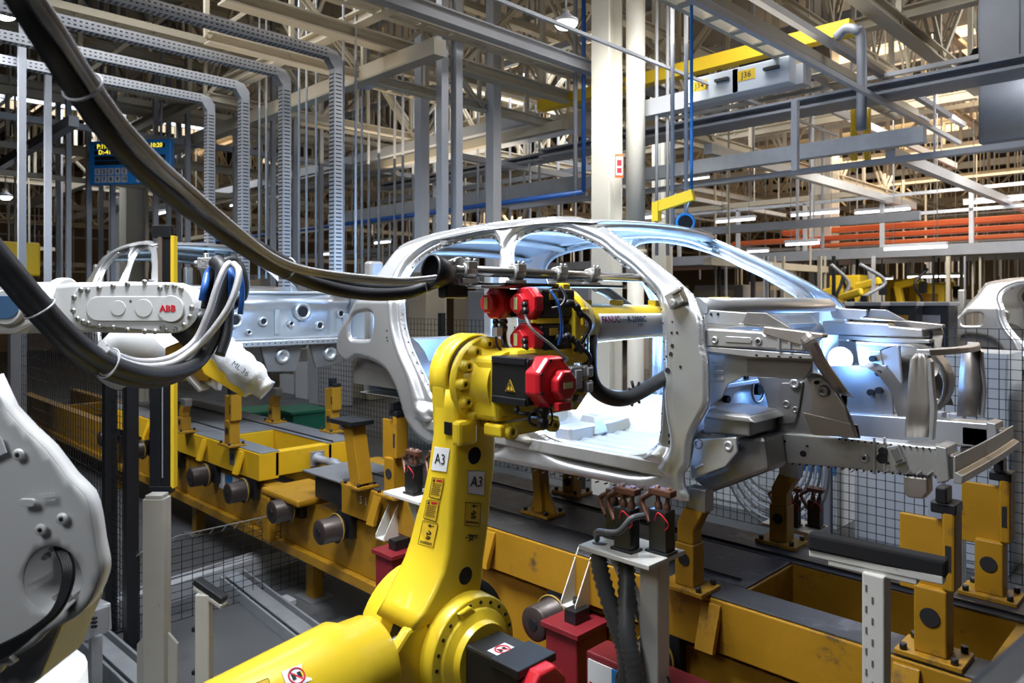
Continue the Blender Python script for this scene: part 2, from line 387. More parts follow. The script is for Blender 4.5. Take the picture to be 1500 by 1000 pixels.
def yskin(V):
    z=V[:,1]; y=np.array([yside(a) for a in z])
    do=np.minimum(seg_dist(FR,V),seg_dist(RE,V))
    de=seg_dist(OUT,V); dq=seg_dist(QT,V)
    wd=1+0.9*sst(-z,0.45,0.75)
    off=0.070-0.026*sst(do,0.015,0.024)-0.044*sst(do/wd,0.040,0.066)-0.006*np.exp(-((do/wd-0.075)/0.012)**2)
    # crown of the rails / rolled outer edge
    edge=0.045*(1-sst(de,0.0,0.06)); up=sst(z,-0.12,0.1)
    off=off+edge*up+0.012*(1-sst(de,0.015,0.022))*(1-up)
    off=off+0.015*(1-sst(dq,0.004,0.02))
    # sill: step to the weld flange, then a rounded rocker
    zs=-0.06*(V[:,0]+2.6)*0
    seg=sst(V[:,0],-3.98,-3.8)*(1-sst(V[:,0],-2.05,-1.93))
    lo=np.interp(V[:,0],[-4.1,-3.9,-1.8],[-0.78,-0.80,-0.845])+zs
    fl=0.05*(1-sst(z,lo,lo+0.02))*seg
    bulge=-0.028*np.exp(-((z-(lo+0.075))/0.03)**2)*seg
    crease=0.012*np.exp(-((z-(lo+0.13))/0.008)**2)*seg
    return y+off*(1-0.0)+fl+bulge+crease
def mir(vs): return [(x,2*YC-y,z) for x,y,z in vs]
car=empty('car_body',(-2.9,YC,1.66),'bare silver car body shell lit blue inside, in the middle behind the yellow robot','car','car bodies on the line')
vs,fs=sheet(OUT,[FR,RE,QT],0.0105,yskin)
m=MB().add(vs,fs,True); m.build('side_panel',STEEL,car,solid=0.012,label='near side panel with two door openings')
m=MB().add(mir(vs),fs,True); m.build('side_panel',STEEL,car,solid=0.012,label='far side panel seen from inside')
# inner reinforcement of B pillar/rails (box sections)
def strip(pxs,w,extra,name,ma=STEEL,both=True,h=0.05):
    pts=spline([PS(a,b,extra) for a,b in pxs],4)
    mm=MB(); mm.tube([p for p in pts],w,8); mm.build(name,ma,car)
    mm=MB(); mm.tube([Vector((p.x,2*YC-p.y,p.z)) for p in pts],w,8); mm.build(name,ma,car)
strip([(742,345),(742,400),(746,480),(750,560),(752,640)],0.018,0.085,'pillar_inner')
strip([(628,352),(680,342),(740,334),(800,328),(850,333),(880,348)],0.022,0.08,'roof_rail_inner')
# weld spots along the flanges
mm=MB()
for P in (FR,RE):
    A=np.array(P); cx,cz=A.mean(0); acc=0
    for i in range(len(A)):
        a=A[i]; b=A[(i+1)%len(A)]; L=np.linalg.norm(b-a); acc+=L
        if acc>0.062:
            acc=0; n=np.array([-(b-a)[1],(b-a)[0]])/max(L,1e-6)
            if np.dot(n,[cx,cz]-a)>0: n=-n
            q=a+n*0.009; y=yside(q[1])+0.055
            mm.cyl((q[0],y-0.002,q[1]+H),(q[0],y+0.004,q[1]+H),0.0042,6)
for px in range(745,1000,13):
    p=PS(px,683+(px-745)*0.172,0.05); mm.cyl(p+Vector((0,-0.015,0)),p+Vector((0,0.01,0)),0.0045,6)
mm.build('spot_weld',HOLE,car,kind='stuff')
mm=MB()
for a,b,r in ((986,471,.004),(985,487,.006),(993,487,.006),(986,506,.009),(984,518,.01),(978,522,.005),(980,542,.013),(998,537,.007),(980,638,.011),(977,649,.011),(568,484,.006),(568,494,.006),(569,499,.006)):
    p=PS(a,b); 
    yk=float(yskin(np.array([[p.x,p.z-H]]))[0]); mm.cyl((p.x,yk-0.009,p.z),(p.x,yk+0.002,p.z),r,10)
mm.build('punched_hole',HOLE,car,kind='stuff')
# door hinge bracket at the foot of the windscreen pillar
hp=PS(996,437); hb=MB(); hb.obox(hp+Vector((0,-0.03,0)),Vector((1,0,.5)).normalized(),VY,Vector((-.5,0,1)).normalized(),0.085,0.05,0.075)
hb.cyl(hp+Vector((0,-0.07,-.02)),hp+Vector((0,-0.03,-.02)),0.02,12); hb.obox(hp+Vector((.02,-0.055,.035)),Vector((1,0,.5)).normalized(),VY,Vector((-.5,0,1)).normalized(),0.06,0.03,0.02)
hb.build('fender_bracket',CAST,car,bevel=0.006)
# roof skin and bows
def roofz(x,y):
    u=(y-YC)/0.66
    prof=np.interp(x,[-4.5,-4.3,-4.0,-3.5,-3.0,-2.75,-2.55,-2.45],[.30,.37,.42,.455,.462,.455,.432,.41])
    return H+prof+0.035*(1-u*u)
rv=[];rf=[];nx,ny=28,16
for i in range(nx+1):
    for j in range(ny+1):
        v=-1+2*j/ny; y=YC+v*0.655; x0=-4.38; x1=-2.58+0.13*(1-v*v); x=x0+(x1-x0)*i/nx; rv.append((x,y,roofz(x,y)+(0.006 if abs(v)<0.93 else -0.004)))
for i in range(nx):
    for j in range(ny): a=i*(ny+1)+j; rf.append((a,a+ny+1,a+ny+2,a+1))
MB().add(rv,rf,True).build('roof_panel',STEEL,car,solid=0.004)
def bow(x,w,drop,name,crn=0.0):
    mm=MB(); R=[]
    for j in range(17):
        v=-1+2*j/16; y=YC+v*0.64; xx=x+crn*(1-v*v); z=roofz(xx,y)-drop
        R.append([Vector((xx-w/2,y,z+.012)),Vector((xx-w/4,y,z-.018)),Vector((xx+w/4,y,z-.018)),Vector((xx+w/2,y,z+.012))])
    mm.loft(R); mm.build(name,STEELW,car)
bow(-2.62,0.13,0.03,'windscreen_header',0.13); bow(-3.35,0.09,0.03,'roof_bow'); bow(-3.9,0.08,0.03,'roof_bow'); bow(-4.33,0.12,0.03,'tailgate_header')
# floor
fv=[];ff=[]
fx=np.linspace(-4.75,-1.98,90); fy=np.linspace(3.12,4.63,64)
for x in fx:
    for y in fy:
        z=-0.79+0.2*math.exp(-((y-YC)/0.13)**4)
        z+=0.10/(1+math.exp((x+3.75)*22)) 
        if x>-3.7: z+=0.008*math.sin(y*60)*(abs(y-YC)>0.2)
        fv.append((x,y,H+z))
n=len(fy)
for i in range(len(fx)-1):
    for j in range(n-1): a=i*n+j; ff.append((a,a+n,a+n+1,a+1))
MB().add(fv,ff,True).build('floor_pan',STEELW,car,solid=0.004)
for xc in (-2.75,-3.25):
    for s in (-1,1):
        y0,y1=YC+s*0.16,YC+s*0.72
        MB().box(xc-.06,xc+.06,min(y0,y1),max(y0,y1),H-.80,H-.715).build('seat_crossmember',STEEL,car,bevel=.012)
def bracket(c,name='seat_bracket'):
    c=Vector(c); mm=MB(); a,b=0.075,0.045
    mm.loft([[c+Vector((sx*a,sy*a*.8,0)) for sx,sy in ((-1,-1),(1,-1),(1,1),(-1,1))],[c+Vector((sx*b,sy*b*.8,.10)) for sx,sy in ((-1,-1),(1,-1),(1,1),(-1,1))]],False)
    mm.build(name,STEEL,car,bevel=.004)
for c in ((-2.75,3.42,H-.775),(-2.25,3.6,H-.775),(-2.75,4.35,H-.775),(-3.3,3.42,H-.775)): bracket(c)
# sills inner, firewall, cowl, rear panel, wheelhouses
for s in (-1,1):
    y=YC+s*0.79
    MB().box(-4.0,-1.95,y-.03,y+.03,H-.86,H-.785).build('sill_inner',STEELW,car,bevel=.01)
    mm=MB(); R=[]
    for k in range(13):
        a=PI*k/12; R.append((-4.42+.34*math.cos(a),H-.62+.36*math.sin(a)))
    ring=[Vector((x,YC+s*.80,z)) for x,z in R]; ring2=[Vector((x,YC+s*.58,z)) for x,z in R]
    mm.loft([ring,ring2],True,True); mm.build('rear_wheelhouse',STEELD,car)
    MB().box(-4.85,-3.9,YC+s*.5-.05,YC+s*.5+.05,H-.72,H-.58).build('rear_longitudinal',STEELD,car,bevel=.01)
MB().box(-4.82,-4.76,3.2,4.55,H-.72,H-.3).build('rear_panel',STEELW,car,bevel=.02)
for yy in (3.25,4.5): MB().box(-4.8,-4.7,yy-.06,yy+.06,H-.35,H+.3).build('tailgate_pillar',STEELW,car,bevel=.02)
dash=MB(); dv=[];df=[]
for i in range(31):
    for j in range(21):
        y=3.14+1.47*i/30; z=-.80+.74*j/20
        x=-1.97+.10*math.exp(-((z+.2)/.08)**2)-.12*math.exp(-((y-YC)/.18)**4)*(z<-.5)+.03*math.sin(y*9)*math.sin(z*11)
        dv.append((x,y,H+z))
for i in range(30):
    for j in range(20): a=i*21+j; df.append((a,a+21,a+22,a+1))
dash.add(dv,df,True).build('firewall_panel',STEELW,car,solid=.004)
mm=MB(); R=[]
for j in range(13):
    v=-1+2*j/12; y=YC+v*.76; x=-1.83+.18*(1-v*v)
    R.append([Vector((x-.12,y,H-.07)),Vector((x-.13,y,H+.015)),Vector((x-.02,y,H+.012)),Vector((x+.02,y,H-.02)),Vector((x+.02,y,H-.06))])
mm.loft(R); mm.build('cowl_panel',STEEL,car)
FWX=-1.955
mm=MB()
for y,z,r in ((3.45,-.22,.02),(3.62,-.25,.035),(3.75,-.42,.02),(4.0,-.3,.03),(4.2,-.24,.018),(4.3,-.38,.028),(4.45,-.27,.04),(3.35,-.4,.018),(3.9,-.5,.03),(3.55,-.52,.02),(4.15,-.53,.022)): mm.cyl((FWX-.02,y,H+z),(FWX+.02,y,H+z),r,14)
mm.build('punched_hole',HOLE,car,kind='stuff')
for y,z,r in ((3.62,-.25,.06),(4.0,-.3,.055),(4.45,-.27,.07),(3.9,-.5,.07)):
    mm=MB(); mm.torus((FWX+.008,y,H+z),VX,r,.008,24,6); mm.build('round_bead',STEEL,car)
for y0,y1,z in ((3.2,4.55,-.44),(3.2,4.55,-.15),(3.3,3.9,-.66)):
    mm=MB(); mm.box(FWX,FWX+.06,y0,y1,H+z-.012,H+z+.012); mm.build('stiffening_ledge',STEEL,car,bevel=.004)
for y in (3.3,3.5,3.82,4.1,4.36,4.52):
    mm=MB(); mm.box(FWX,FWX+.02,y-.012,y+.012,H-.40,H-.19); mm.build('vertical_bead',STEEL,car,bevel=.005)
MB().cyl((-2.08,3.2,H-.1),(-2.08,4.55,H-.1),.03,12).build('dash_crossbeam',STEELD,car)
# ---- front end, built for the near side and mirrored
def both(mb,name,ma,bevel=0,**k):
    mb.build(name,ma,car,bevel=bevel,**k)
    m2=MB(); m2.v=[(x,2*YC-y,z) for x,y,z in mb.v]; m2.f=list(mb.f); m2.sm=list(mb.sm); m2.build(name,ma,car,bevel=bevel,**k)
def pl(pts,Y,th,name,ma,bevel=.004):
    mm=MB(); mm.prism([PY(a,b,Y) for a,b in pts],(0,th,0)); both(mm,name,ma,bevel)
def dots(lst,Y,name,ma=HOLE,dep=.006):
    for kind_ in (0,1):
        mm=MB()
        for a,b,r in lst:
            p=PY(a,b,Y); y=p.y if not kind_ else 2*YC-p.y; sg=-1 if not kind_ else 1
            mm.cyl((p.x,y+sg*dep,p.z),(p.x,y-sg*.004,p.z),r,12)
        mm.build(name,ma,car,kind='stuff')
def emb(lst,Y,ma=STEELW):   # raised round embosses
    for kind_ in (0,1):
        mm=MB()
        for a,b,r in lst:
            p=PY(a,b,Y); y=p.y if not kind_ else 2*YC-p.y; sg=-1 if not kind_ else 1
            mm.lathe((p.x,y,p.z),(0,sg,0),[(0,r*1.3),(.006,r),(.006,r*.6),(.001,r*.5)],14)
        mm.build('round_emboss',ma,car,kind='stuff')
pl([(1004,479),(1116,486),(1120,490),(1178,497),(1180,515),(1100,510),(1003,506)],3.03,.12,'fender_rail',STEELW,.008)
pl([(1118,478),(1206,489),(1206,495),(1178,499),(1174,506),(1118,489)],3.02,.05,'rail_cap',STEELT,.004)
for px in (1140,1156,1174): pl([(px-2,482+(px-1118)*.13),(px+2,482+(px-1118)*.13),(px+2,512),(px-2,512)],3.022,.01,'rail_rib',STEEL,.002)
pl([(1030,507),(1190,519),(1190,526),(1100,523),(1030,514)],3.035,.1,'rail_flange',STEELW,.003)
dots([(1022,498,.017),(1111,500,.011),(1108,520,.004),(1124,521,.004),(1141,522,.004),(1158,523,.004),(1172,523,.004)],3.03,'punched_hole')
emb([(1047,498,.015),(1111,500,.014)],3.03)
mm=MB(); R=[]
for q in range(5): pass
mm.prism([PY(a,b,3.03) for a,b in ((1064,492),(1100,494),(1102,498),(1100,503),(1064,501),(1061,496))],(0,-.005,0)); both(mm,'rail_emboss',STEELW,.003)
pl([(1040,454),(1094,458),(1094,468),(1086,473),(1100,474),(1160,481),(1122,480),(1036,474),(1032,462)],3.12,.03,'upper_fender_bracket',STEELW,.004)
pl([(1094,457),(1122,458),(1160,481),(1086,474)],3.10,.02,'gusset',STEELD,.003)
dots([(1042,460,.006),(1052,460,.006)],3.12,'punched_hole')
pl([(1038,518),(1190,524),(1190,545),(1176,556),(1118,552),(1090,551),(1066,563),(1057,582),(1040,596)],3.10,.01,'apron_panel',STEELW,.003)
pl([(1094,526),(1190,530),(1186,545),(1176,555),(1094,551)],3.09,.008,'apron_patch',STEELD,.002)
for k in range(3): pl([(1046,531+k*11),(1060,531+k*11),(1061,536+k*11),(1046,536+k*11)],3.10,-.006,'apron_bead',STEELW,.003)
# strut tower inner wall with vertical beads
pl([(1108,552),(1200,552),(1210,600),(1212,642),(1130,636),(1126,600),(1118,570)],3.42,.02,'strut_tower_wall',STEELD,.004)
pl([(1146,560),(1178,558),(1172,600),(1166,620),(1140,622),(1138,600)],3.42,-.012,'tower_access_panel',STEELD,.006)
emb([(1152,592,.017),(1165,600,.014),(1208,573,.02)],3.41,STEELD)
emb([(1164,562,.02)],3.40,STEEL)
# wheelhouse dome (curved)
mm=MB(); rr=[]
cpx=[(1186,546),(1200,548),(1216,558),(1228,574),(1240,596),(1250,618),(1258,642)]
A=[PY(a,b,3.18) for a,b in cpx]; B=[PY(a-(14 if i<5 else 20),b+(6 if i<4 else 2),3.5) for i,(a,b) in enumerate(cpx)]
A=spline(A,3); B=spline(B,3)
vsd=[];fsd=[]
for i in range(len(A)):
    for j in range(9):
        t=j/8; p=A[i].lerp(B[i],t)+Vector((.0,0,.02*math.sin(PI*t)+.006*math.sin(t*6*PI))); vsd.append(p)
for i in range(len(A)-1):
    for j in range(8): a=i*9+j; fsd.append((a,a+9,a+10,a+1))
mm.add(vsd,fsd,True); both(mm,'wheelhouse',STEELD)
pl([(1188,556),(1202,552),(1218,566),(1240,600),(1250,622),(1253,642),(1190,636)],3.3,.012,'wheelhouse_side',STEELT,.003)
emb([(1206,573,.02)],3.29,STEELD); dots([(1196,560,.009),(1200,624,.008)],3.295,'punched_hole')
pl([(1176,604),(1256,622),(1260,642),(1190,637)],3.285,.01,'wheelhouse_skirt',STEELT,.003)
for k in range(0): pl([(1196+k*11,563+k*9),(1198+k*11,564+k*9),(1203+k*9,606+k*3),(1201+k*9,606+k*3)],3.29,.008,'wheelhouse_bead',STEELD,.001)
# longitudinal
pl([(1092,620),(1128,632),(1222,640),(1385,656),(1388,700),(1300,692),(1220,684),(1130,676),(1112,690),(1092,676)],3.40,.11,'front_longitudinal',STEELW,.008)
emb([(1119,632,.018),(1134,655,.024),(1266,671,.018)],3.40)
dots([(1119,632,.007),(1134,655,.013),(1294,661,.019),(1292,671,.022),(1301,678,.006),(1183,653,.005),(1150,646,.005),(1109,648,.014),(1177,664,.014),(1266,671,.006)],3.40,'punched_hole',dep=.009)
dots([(1230+k*9.4,643+k*1.0,.004) for k in range(16)]+[(1140+k*10.5,677+k*1.0,.004) for k in range(23)],3.40,'spot_weld')
for px in (1281,1296): pl([(px-2,640),(px+2,640),(px+2,694),(px-2,694)],3.40,-.006,'longitudinal_bead',STEEL,.003)
for k in range(9): 
    q=1230+k*16; pl([(q,690+k*.6),(q+8,684+k*.6),(q+9,686+k*.6),(q+1,692+k*.6)],3.40,-.005,'flange_bead',STEEL,.001)
pl([(1300,654),(1318,650),(1328,676),(1312,682)],3.395,-.02,'hinge_clip',CAST,.004)
pl([(1304,658),(1314,655),(1322,672),(1313,676)],3.375,-.01,'clip_plate',STEELD,.002)
pl([(1370,652),(1386,656),(1390,704),(1372,708)],3.38,.16,'crash_plate',STEELW,.004)
pl([(1323,696),(1358,700),(1359,722),(1352,731),(1330,729),(1323,722)],3.40,.08,'tow_bracket',STEELT,.008)
# side closing panel, torque box and dark footwell
pl([(1018,643),(1078,640),(1080,662),(1062,684),(1012,702),(1011,680)],3.10,.02,'side_closing_panel',STEEL,.006)
pl([(1018,684),(1030,678),(1032,682),(1019,688)],3.10,-.008,'closing_bead',STEEL,.004)
emb([(1023,650,.02),(1067,653,.02)],3.10,STEEL)
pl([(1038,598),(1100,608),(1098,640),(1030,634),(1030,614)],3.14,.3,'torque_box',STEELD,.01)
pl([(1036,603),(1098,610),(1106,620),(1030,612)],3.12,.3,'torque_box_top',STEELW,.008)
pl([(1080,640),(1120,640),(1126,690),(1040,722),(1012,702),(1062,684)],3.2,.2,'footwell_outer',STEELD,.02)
# slim diagonal brace
br=spline([PY(1178,492,3.0),PY(1188,504,3.0),PY(1200,528,3.06),PY(1216,552,3.14),PY(1232,574,3.22),PY(1242,580,3.3)],4)
mm=MB(); R=[]
for i,p in enumerate(br):
    t=(br[min(i+1,len(br)-1)]-br[max(i-1,0)]).normalized(); sd=t.cross(VY).normalized(); wv=.026
    R.append([p+sd*wv,p+sd*wv*.5-VY*.008,p-sd*wv*.5-VY*.008,p-sd*wv,p-sd*wv+VY*.012,p+sd*wv+VY*.012])
mm.loft(R,False); both(mm,'diagonal_brace',STEELT,.003)
# radiator support posts + upper arch + bumper beam
def post(pts_l,pts_r,Y,nm):
    mm=MB(); R=[]
    for (a,b),(c,_) in zip(pts_l,pts_r):
        L=PY(a,b,Y); Rr=PY(c,b,Y); w=Rr-L
        R.append([L+VY*.05,L,L+w*.18-VY*.012,L+w*.34+VY*.004,L+w*.5-VY*.008,L+w*.66+VY*.004,L+w*.82-VY*.012,Rr,Rr+VY*.05])
    mm.loft(R,True); both(mm,nm,STEELT)
post([(1340,518),(1333,526),(1330,560),(1328,590),(1325,640)],[(1354,518),(1361,526),(1362,560),(1366,590),(1359,640)],3.45,'radiator_support_post')
pl([(1360,524),(1364,530),(1366,560),(1370,600),(1366,645),(1360,645),(1362,600),(1360,560)],3.44,.04,'post_flange',STEEL,.003)
c0=PY(1352,521,3.47)
ac=[Vector((c0.x+.0*math.sin(PI*k/10)+.07*math.sin(PI*k/10),c0.y+(2*YC-2*c0.y)*k/10,c0.z+.015)) for k in range(11)]
mm=MB(); 
mm.loft([[p+Vector((-.03,0,-.01)),p+Vector((-.025,0,.012)),p+Vector((.025,0,.012)),p+Vector((.03,0,-.014))] for p in ac],False); mm.build('upper_radiator_crossmember',STEEL,car,bevel=.003)
mm=MB(); q0=PY(1388,690,3.36); z0=q0.z
P0=[(0,-.055),(.03,-.055),(.035,-.02),(.01,-.01),(.01,.055),(0,.055)]
xr=q0.x+.02
R=[]
for k in range(9):
    y=3.36+(2*YC-6.72)*k/8; bx=xr+.008*math.sin(PI*k/8); R.append([Vector((bx+a,y,z0+b+.01)) for a,b in P0])
mm.loft(R,False); mm.build('bumper_beam',STEELW,car,bevel=.003)
for s in (0,1):
    y=3.46 if not s else 2*YC-3.46
    mm=MB(); p=PY(1380,678,3.46); mm.box(p.x-.12,p.x+.06,y-.05,y+.05,p.z-.05,p.z+.05); mm.build('crash_box',STEELD,car,bevel=.008)
# engine bay far strut: shock tower caps + black captive bolts on inner faces
mm=MB()
for a,b in ((1280,525),(1289,546),(1289,571),(1277,574),(1343,632)):
    p=PY(a,b,4.30); mm.cyl((p.x,p.y-.03,p.z),(p.x,p.y+.0,p.z),.018,12)
mm.build('captive_bolt',BLK,car,kind='stuff')
fi=[(1252,500),(1262,560),(1266,598),(1312,604),(1322,560),(1318,505)]
mm=MB(); mm.prism([PY(a,b,4.32) for a,b in fi],(0,.02,0)); mm.build('far_strut_tower',STEEL,car,bevel=.01,label='far strut tower plate with black bolts')
fi=[(1262,520),(1270,514),(1290,514),(1300,560),(1306,592),(1272,590)]
mm=MB(); mm.prism([PY(a,b,4.32) for a,b in fi],(0,-.008,0)); mm.build('tower_access_panel',STEELW,car,bevel=.005)
c=PY(1320,560,4.30); mm=MB(); mm.lathe(Vector((c.x,4.32,c.z)),(0,1,0),[(0,.2),(.2,.2)],24,cap=False); mm.build('far_wheelhouse_arch',STEELD,car,solid=.006)
# ================================================================== YELLOW ROBOT
XR=-2.15
J3=Vector((-2.3,2.02,H-.36)); J2=Vector((-2.3,1.90,H-1.38))
rob=empty('industrial_robot',(-2.3,1.75,0),'yellow six-axis welding robot with red motor covers, reaching into the silver car','robot')
# lower arm: lofted rounded box through traced corner lines
lv=[(640,632,668,729),(600,633,668,731),(572,634,668,733),(694,625,664,727),(735,617,661,722),(773,607,659,719),(812,598,655,715),(841,589,648,711),(874,574,633,709),(900,562,618,706),(925,548,600,700)]
lv=sorted(lv,key=lambda a:a[0])
R=[]
XP=-2.20
for py,l,r_,rr in lv:
    c=PX(r_,py,XP); ym=c.y; yp=PX(rr,py,XP).y; t=tt(l); xm=ym*(t-1)/(t+1); z=c.z
    cr=.022
    def cc(x,y): return Vector((x,y,z))
    ring=[]
    for (x,y,sx,sy) in ((XP,ym,-1,1),(XP,yp,-1,-1),(xm,yp,1,-1),(xm,ym,1,1)):
        a=[(x+sx*cr,y),(x+sx*cr*.3,y+sy*cr*.3),(x,y+sy*cr)]
        if (sx,sy) in ((-1,-1),(1,1)): a=a[::-1]
        ring+=[cc(*q) for q in a]
    R.append(ring)
mm=MB(); mm.loft(R,True); mm.build('lower_arm',YEL,rob)
# arm head around the elbow axis
hd=MB(); a0=Vector((-2.36,2.06,H-.315))
hd.lathe(a0,VX,[(-.008,.165),(0,.178),(.09,.178),(.10,.17)],40); hd.build('arm_head',YEL,rob)
hd=MB(); hd.lathe(a0,VX,[(.10,.16),(.125,.16)],40); hd.build('elbow_gap',BLK,rob)
# skirt between head and arm
xa=XP
mm=MB(); mm.prism([Vector((-2.36,1.884,H-.33)),Vector((-2.36,1.90,H-.62)),Vector((-2.36,2.12,H-.62)),Vector((-2.36,2.19,H-.33))],(.105,0,0)); mm.build('arm_neck',YEL,rob,bevel=.02)
# elbow casting
ca=Vector((-2.235,2.06,H-.33))
mm=MB(); mm.lathe(ca,VX,[(0,.178),(.02,.185),(.045,.182),(.05,.15),(.085,.135),(.1,.13),(.17,.13)],40); mm.build('elbow_casting',YEL,rob,bevel=.003)
for k in range(9):
    a=1.75+k*.46; c=ca+Vector((.045,.158*math.cos(a),.158*math.sin(a)))
    mm=MB(); mm.lathe(c,VX,[(0,.026),(.035,.02),(.037,.011),(.022,.010)],14); b=mm.build('bolt_boss',YEL,rob)
    mm=MB(); mm.cyl(c+Vector((.022,0,0)),c+Vector((.030,0,0)),.009,10); mm.build('bolt',BLK,b)
# box behind the motor with side plate
mm=MB(); mm.box(-2.2,-2.03,1.95,2.42,H-.47,H-.215); mm.build('elbow_housing',YEL,rob,bevel=.025,seg=3)
mm=MB(); mm.box(-2.23,-2.02,2.05,2.5,H-.27,H-.19); mm.build('housing_top',YEL,rob,bevel=.02)
mm=MB(); mm.obox((-2.06,2.12,H-.50),VX,VY,UV,.1,.34,.05); mm.build('mounting_lug_plate',YEL,rob,bevel=.01)
for yy in (2.0,2.24):
    mm=MB(); mm.lathe((-2.02,yy,H-.505),VX,[(0,.03),(.03,.028),(.03,.012),(.015,.012)],14); mm.build('mounting_lug',YEL,rob)
# elbow motor (axis +X)
my,mz=2.03,H-.30
mm=MB(); mm.box(-2.06,-1.86,my-.088,my+.088,mz-.088,mz+.088); mm.build('motor_body',BLKM,rob,bevel=.014)
for zz in (mz+.075,mz-.075):
    mm=MB(); mm.box(-2.05,-1.87,my-.093,my-.06,zz-.014,zz+.014); mm.build('motor_rail',BLK,rob,bevel=.004)
def octo(c,axis,r,th,name,ma,bev=.006,parent=None):
    mm=MB(); c=Vector(c); ax=Vector(axis).normalized()
    mm.lathe(c,ax,[(0,r),(th*.75,r),(th,r*.93)],8,False,phase=PI/8); return mm.build(name,ma,parent or rob,bevel=bev)
oc=octo((-1.87,my,mz),VX,.102,.07,'motor_cover',RED)
octo((-1.80,my+.02,mz-.01),VX,.058,.04,'encoder_cap',RED,parent=oc)
mm=MB(); mm.box(-1.78,-1.757,my-.035,my+.035,mz-.1,mz-.07); mm.build('encoder_tab',RED,oc,bevel=.003)
mm=MB(); mm.obox((-1.7585,my+.02,mz-.01),VY,UV,VX,.05,.022,.002); mm.build('rating_label',LABC,oc)
for a in range(8):
    p=Vector((-1.80,my+.088*math.cos(a*PI/4+PI/8),mz+.088*math.sin(a*PI/4+PI/8)))
    mm=MB(); mm.cyl(p,p+Vector((.005,0,0)),.006,8); mm.build('screw',BLK,oc)
# warning triangle on the motor side (facing -Y)
def triangle(c,right,up,s,par,nm='warning_triangle',ma=LABY):
    c=Vector(c); r=Vector(right).normalized(); u=Vector(up).normalized(); n=r.cross(u)
    mm=MB(); mm.prism([c-r*s-u*s*.75,c+r*s-u*s*.75,c+u*s],n*.0012); t=mm.build(nm,ma,par)
    mm=MB()
    pts=[c-r*s*.8-u*s*.62,c+r*s*.8-u*s*.62,c+u*s*.74]
    for i in range(3): mm.beam(pts[i]+n*.0018,pts[(i+1)%3]+n*.0018,.003,.001,n)
    mm.beam(c+u*s*.35+n*.0018,c-u*s*.15+n*.0018,.006,.001,n); mm.beam(c-u*s*.3+n*.0018,c-u*s*.42+n*.0018,.006,.001,n)
    mm.build('warning_mark',INK,t)
    return t
triangle((-1.95,my-.0895,mz-.02),VX,UV,.026,rob)
# wrist motors (axis +Y), three red octagons
def wrist_motor(x,z,y0,L=.24,r=.072):
    mm=MB(); mm.box(x-.062,x+.062,y0+.03,y0+L,z-.06,z+.06); mb_=mm.build('wrist_motor_body',BLKM,rob,bevel=.012)
    o=octo((x,y0+.035,z),-VY,r,.05,'wrist_motor_cover',RED,.004)
    octo((x-.012,y0-.015,z),-VY,r*.6,.028,'encoder_cap',RED,.003,o)
    mm=MB(); mm.obox((x-.014,y0-.0455,z),VX,UV,VY,.02,.05,.002); mm.build('rating_label',LABC,o)
    mm=MB(); mm.obox((x+.063,y0+.1,z+.03),VY,UV,VX,.05,.03,.002); l=mm.build('motor_sticker',LABY,mb_)
    triangle((x+.0625,y0+.13,z+.015),VY,UV,.018,mb_,'warning_triangle')
    return o
wrist_motor(-2.235,H-.012,2.14,.3); wrist_motor(-2.085,H-.012,2.165); wrist_motor(-2.085,H-.158,2.165)
# flange ring where forearm begins
mm=MB(); mm.lathe((XR,2.42,H-.09),VY,[(0,.15),(.03,.155),(.045,.15),(.10,.12),(.16,.095)],8*4,True); mm.build('wrist_flange',YEL,rob,bevel=.003)
mm=MB(); mm.obox((-2.04,2.43,H-.13),VX,VY,UV,.07,.1,.2); mm.build('flange_block',YEL,rob,bevel=.008)
for zz in (-.07,-.19):
    mm=MB(); mm.obox((-2.003,2.43,H+zz+.0),VX,VY,UV,.02,.03,.08); mm.build('flange_rib',YEL,rob,bevel=.008)
    mm=MB(); mm.cyl((-2.0,2.43,H+zz),(-1.99,2.43,H+zz),.009,10); mm.build('flange_bolt',BLK,rob)
mm=MB(); mm.obox((-2.1,2.41,H+.035),VX,VY,UV,.05,.05,.08); mm.build('flange_top_bracket',YEL,rob,bevel=.008)
# forearm tube
mm=MB(); mm.lathe((XR,2.5,H-.105),VY,[(0,.098),(.05,.098),(.12,.092),(.62,.083),(1.2,.08),(1.3,.1),(1.36,.1)],36); mm.build('forearm_tube',YEL,rob)
for yy in (2.62,2.86,3.18):
    mm=MB(); mm.obox((XR,yy,H-.012),VX,VY,UV,.05,.05,.03); mm.build('cable_boss',YEL,rob,bevel=.005)
mm=MB(); mm.obox((XR,3.86,H-.105),VX,VY,UV,.2,.24,.2); mm.build('wrist_housing',YEL,rob,bevel=.04)
mm=MB(); mm.lathe((XR-.02,3.75,H-.1),VX,[(0,.12),(.13,.12)],28); mm.build('wrist_disc',YEL,rob,bevel=.006)
